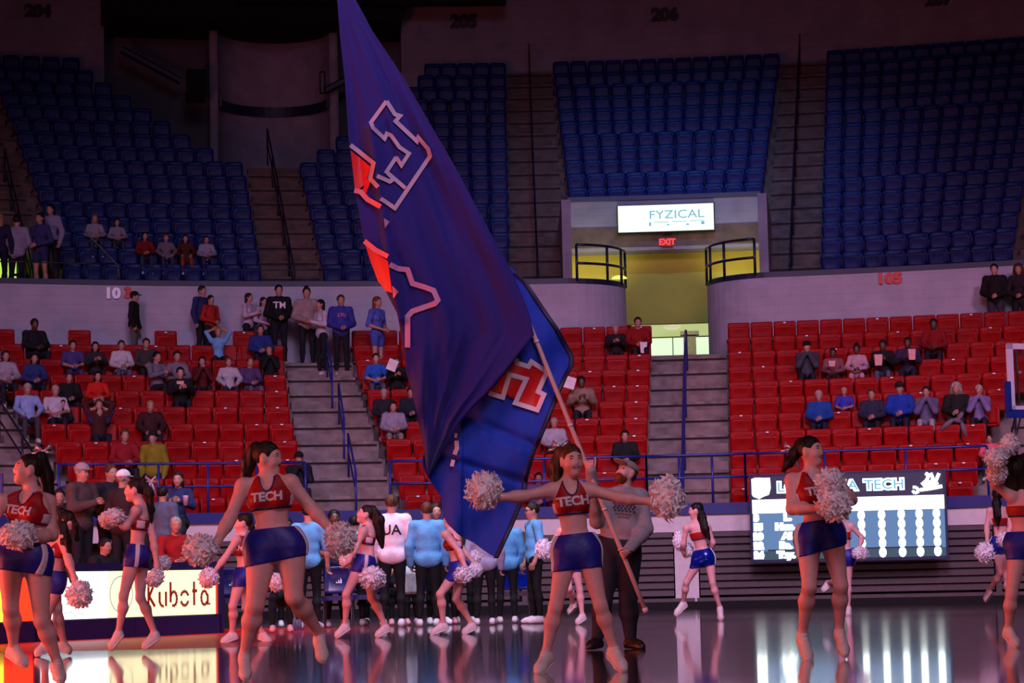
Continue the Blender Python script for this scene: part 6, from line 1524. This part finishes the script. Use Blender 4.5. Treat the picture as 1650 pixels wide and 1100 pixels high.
for i, z in enumerate(rows):
    vtext(nm_[i], X(1224 + (-2 if i == 0 else 0)), z, .12, m_lw, .014, .022, 1.1, 'digits'); vtext(nn_[i], X(1268 + (4 if i in (0, 2) else 0)), z, .12, m_lw, .014, .022, 1.2, 'player_name')
    for px_ in (1358, 1389, 1421, 1452, 1480, 1507): vtext('0', X(px_), z, .11, m_lw, .014, .045, .9, 'digits')
tag(vb_, 'wide lit video board under the front rail behind the ponytailed cheerleader', 'scoreboard')
0 and area('video_board_glow', tuple(Cc + nv*.3 + np.array([0, 0, (zb_+zt)/2])), tuple(Cc + nv*5 + np.array([0, 0, .8])), Wd, (.75, .88, 1.0), 70, H_*.7)
0 and area('advert_board_glow', (-5.2, 31.3, .58), (-2.0, 26, .6), 3.4, (1.0, .62, .45), 60, .6)
0 and area('advert_board_glow', (-8.2, 28.0, .58), (-2, 24, .6), 4.5, (1.0, .15, .06), 420, .6)

# small blue display cut by the left edge
P = ringhit(-8, 780, RW - .02); o = MB().box(P, (.30, .06, .42)).build('display', m_blue); tag(o, 'small blue-framed display on the front rail, cut off by the left frame edge', 'display')
MB().box(P + [.0, -.034, 0], (.20, .006, .33)).build('screen', emat('small_screen', (.6, .6, .9), .7), o)
MB().box(P + [0, .06, -.25], (.05, .05, .7)).build('bracket', m_dark, o)

# backboard ----------------------------------------------------------------------
Yb = 34.6; BT = pix(1620, 553, Yb); BBm = pix(1627, 663, Yb); hB = BT[2] - BBm[2]; wB = 1.83; x0 = BT[0] + .02
bb = link('backboard'); bb.location = (x0, Yb, BBm[2]); tlt = -.20
bb.rotation_euler = (0, 0, .45)
fb = MB(); t_ = .085
fb.box((wB/2, 0, hB - t_/2), (wB, .06, t_)); fb.box((wB/2, 0, t_/2), (wB, .06, t_)); fb.box((t_/2, 0, hB/2), (t_, .06, hB)); fb.box((wB - t_/2, 0, hB/2), (t_, .06, hB)); fb.build('frame', mat('backboard_white', (.80, .76, .84), .4, noise=.03), bb)
gm = mat('backboard_glass', (.85, .88, .9), .03, noise=0, trans=1.0); MB().box((wB/2, .0, hB/2), (wB - .15, .012, hB - .15)).build('glass', gm, bb)
ib = MB(); 
for a in ((wB/2, t_ + .07, wB - .3, .02), (wB/2, hB - t_ - .05, wB - .3, .02)): ib.box((a[0], .02, a[1]), (a[2], .03, a[3]))
for x in (.18, wB - .18): ib.box((x, .02, hB/2), (.02, .03, hB - .28))
ib.build('inner_frame', mat('inner_frame_tan', (.42, .34, .30), .5), bb)
pd_ = MB(); pd_.box((wB/2, 0, -.03), (wB + .08, .09, .12)); pd_.box((-.02, 0, hB*.22), (.06, .09, hB*.44)); pd_.box((wB + .02, 0, hB*.22), (.06, .09, hB*.44)); pd_.build('edge_padding', mat('padding_blue', (.08, .16, .50), .5), bb)
rm = MB(); rm.tube([(wB/2 + .225*math.cos(a), -.38 + .225*math.sin(a), .16) for a in np.linspace(0, 2*math.pi, 25)], .01, 6, False); rm.box((wB/2, -.09, .16), (.14, .14, .05)); rm.build('rim', mat('rim_orange', (.75, .25, .10), .4), bb)
nt_ = MB()
for k in range(12):
    a = 2*math.pi*k/12; nt_.tube([(wB/2 + .22*math.cos(a), -.38 + .22*math.sin(a), .15), (wB/2 + .14*math.cos(a+.4), -.38 + .14*math.sin(a+.4), -.05), (wB/2 + .11*math.cos(a+.9), -.38 + .11*math.sin(a+.9), -.26)], .005, 4)
    nt_.tube([(wB/2 + .22*math.cos(a), -.38 + .22*math.sin(a), .15), (wB/2 + .14*math.cos(a-.4), -.38 + .14*math.sin(a-.4), -.05), (wB/2 + .11*math.cos(a-.9), -.38 + .11*math.sin(a-.9), -.26)], .005, 4)
nt_.build('net', m_white, bb)
ar = MB(); ar.tube([(wB*.6, .06, .3), (wB*.9, .3, .1), (wB + 2.0, .8, -BBm[2] + .5)], .08, 8); ar.tube([(wB*.6, .06, .8), (wB*.9, .3, .35), (wB + 2.1, .8, -BBm[2] + .7)], .06, 8); ar.build('boom', m_blue, bb, True)
MB().box((wB + 2.6, .9, -BBm[2] + .3), (1.8, .9, .6)).build('base', m_blue, bb)
tag(bb, 'glass basketball backboard with white frame and blue padding at the right edge', 'backboard')

# bench chairs, bottles ------------------------------------------------------------
m_ch = mat('chair_blue', (.07, .10, .34), .25, .6, noise=.05); m_chs = mat('chair_leg', (.35, .35, .42), .3, .5, .8)
def chair(px, Y, label, shiny=False):
    P = pix(px, 950, Y); o = link('bench_chair'); o.location = (P[0], P[1], 0)
    bk = link('backrest', roundbox('backrest', .46, .42, .05, .05, .2, .1, .04, .01, 3, mat('chair_gloss', (.05, .14, .62), .12, .7, noise=.03) if shiny else m_ch), o); bk.location = (0, .22, .50)
    st = MB(); st.box((0, 0, .44), (.46, .44, .07)); st.build('seat', m_ch, o)
    for x in (-.2, .2):
        for y in (-.19, .19): MB().tube([(x, y, .41), (x*1.08, y*1.1, 0)], .012, 6).build('leg', m_chs, o)
    em = MB().add([(-.05, .19, .66), (.05, .19, .66), (.05, .19, .70), (0, .19, .74), (-.02, .19, .70)], [(0, 1, 2, 3, 4)]); 
    lg = MB()
    for i, h_ in enumerate((.03, .055, .08)): 
        x = -.045 + i*.032; lg.add([(x, .188 , .66), (x + .022, .188, .66), (x + .022 - .012*0, .188, .66 + h_*.6), (x, .188, .66 + h_)], [(0, 1, 2, 3)])
    lg.build('emblem', m_w, o)
    return tag(o, label, 'chair', 'padded chairs along the bench')
chair(372, 33.9, 'dark blue bench chair at the right end of the lit board'); chair(545, 35.6, 'dark blue bench chair between the light blue men')
chair(830, 36.4, 'glossy bright blue chair back beside the man in glasses', True); chair(668, 36.6, 'dark blue bench chair behind the light blue long-sleeved man'); chair(590, 36.4, 'dark blue bench chair behind the flowing-haired cheerleader')
for i, (px, Y) in enumerate(((474, 34.0), (482, 34.1))):
    P = pix(px, 950, Y); o = MB().tube([(P[0], P[1], 0), (P[0], P[1], .15), (P[0], P[1], .19), (P[0], P[1], .22)], [.034, .034, .014, .014], 10).build('water_bottle', mat('bottle_plastic', (.55, .6, .75), .1, trans=.6, noise=0), None, True)
    MB().tube([(P[0], P[1], .22), (P[0], P[1], .245)], .017, 8).build('cap', m_w, o)
    tag(o, ('left', 'right')[i] + ' one of two clear bottles on the floor behind the large cheerleader', 'bottle', 'bottles on the floor')
for i, (px, Y, lab) in enumerate(((665, 35.6, 'white towel draped on a chair behind the white jacket man'),)):
    P = pix(px, 930, Y); mb = MB(); n = 10
    for a in range(n + 1):
        for b_ in range(n + 1): mb.V.append((P[0] + .26*(a/n - .5), P[1] - .03 + .02*math.sin(a*1.3) + (.08 if b_ > 8 else 0), P[2] - .25 + .42*b_/n))
    for a in range(n):
        for b_ in range(n): mb.F.append((a*(n+1)+b_, (a+1)*(n+1)+b_, (a+1)*(n+1)+b_+1, a*(n+1)+b_+1))
    o = mb.build('towel', cloth((.8, .78, .84)), None, True); md = o.modifiers.new('t', 'SOLIDIFY'); md.thickness = .008; tag(o, lab, 'towel')
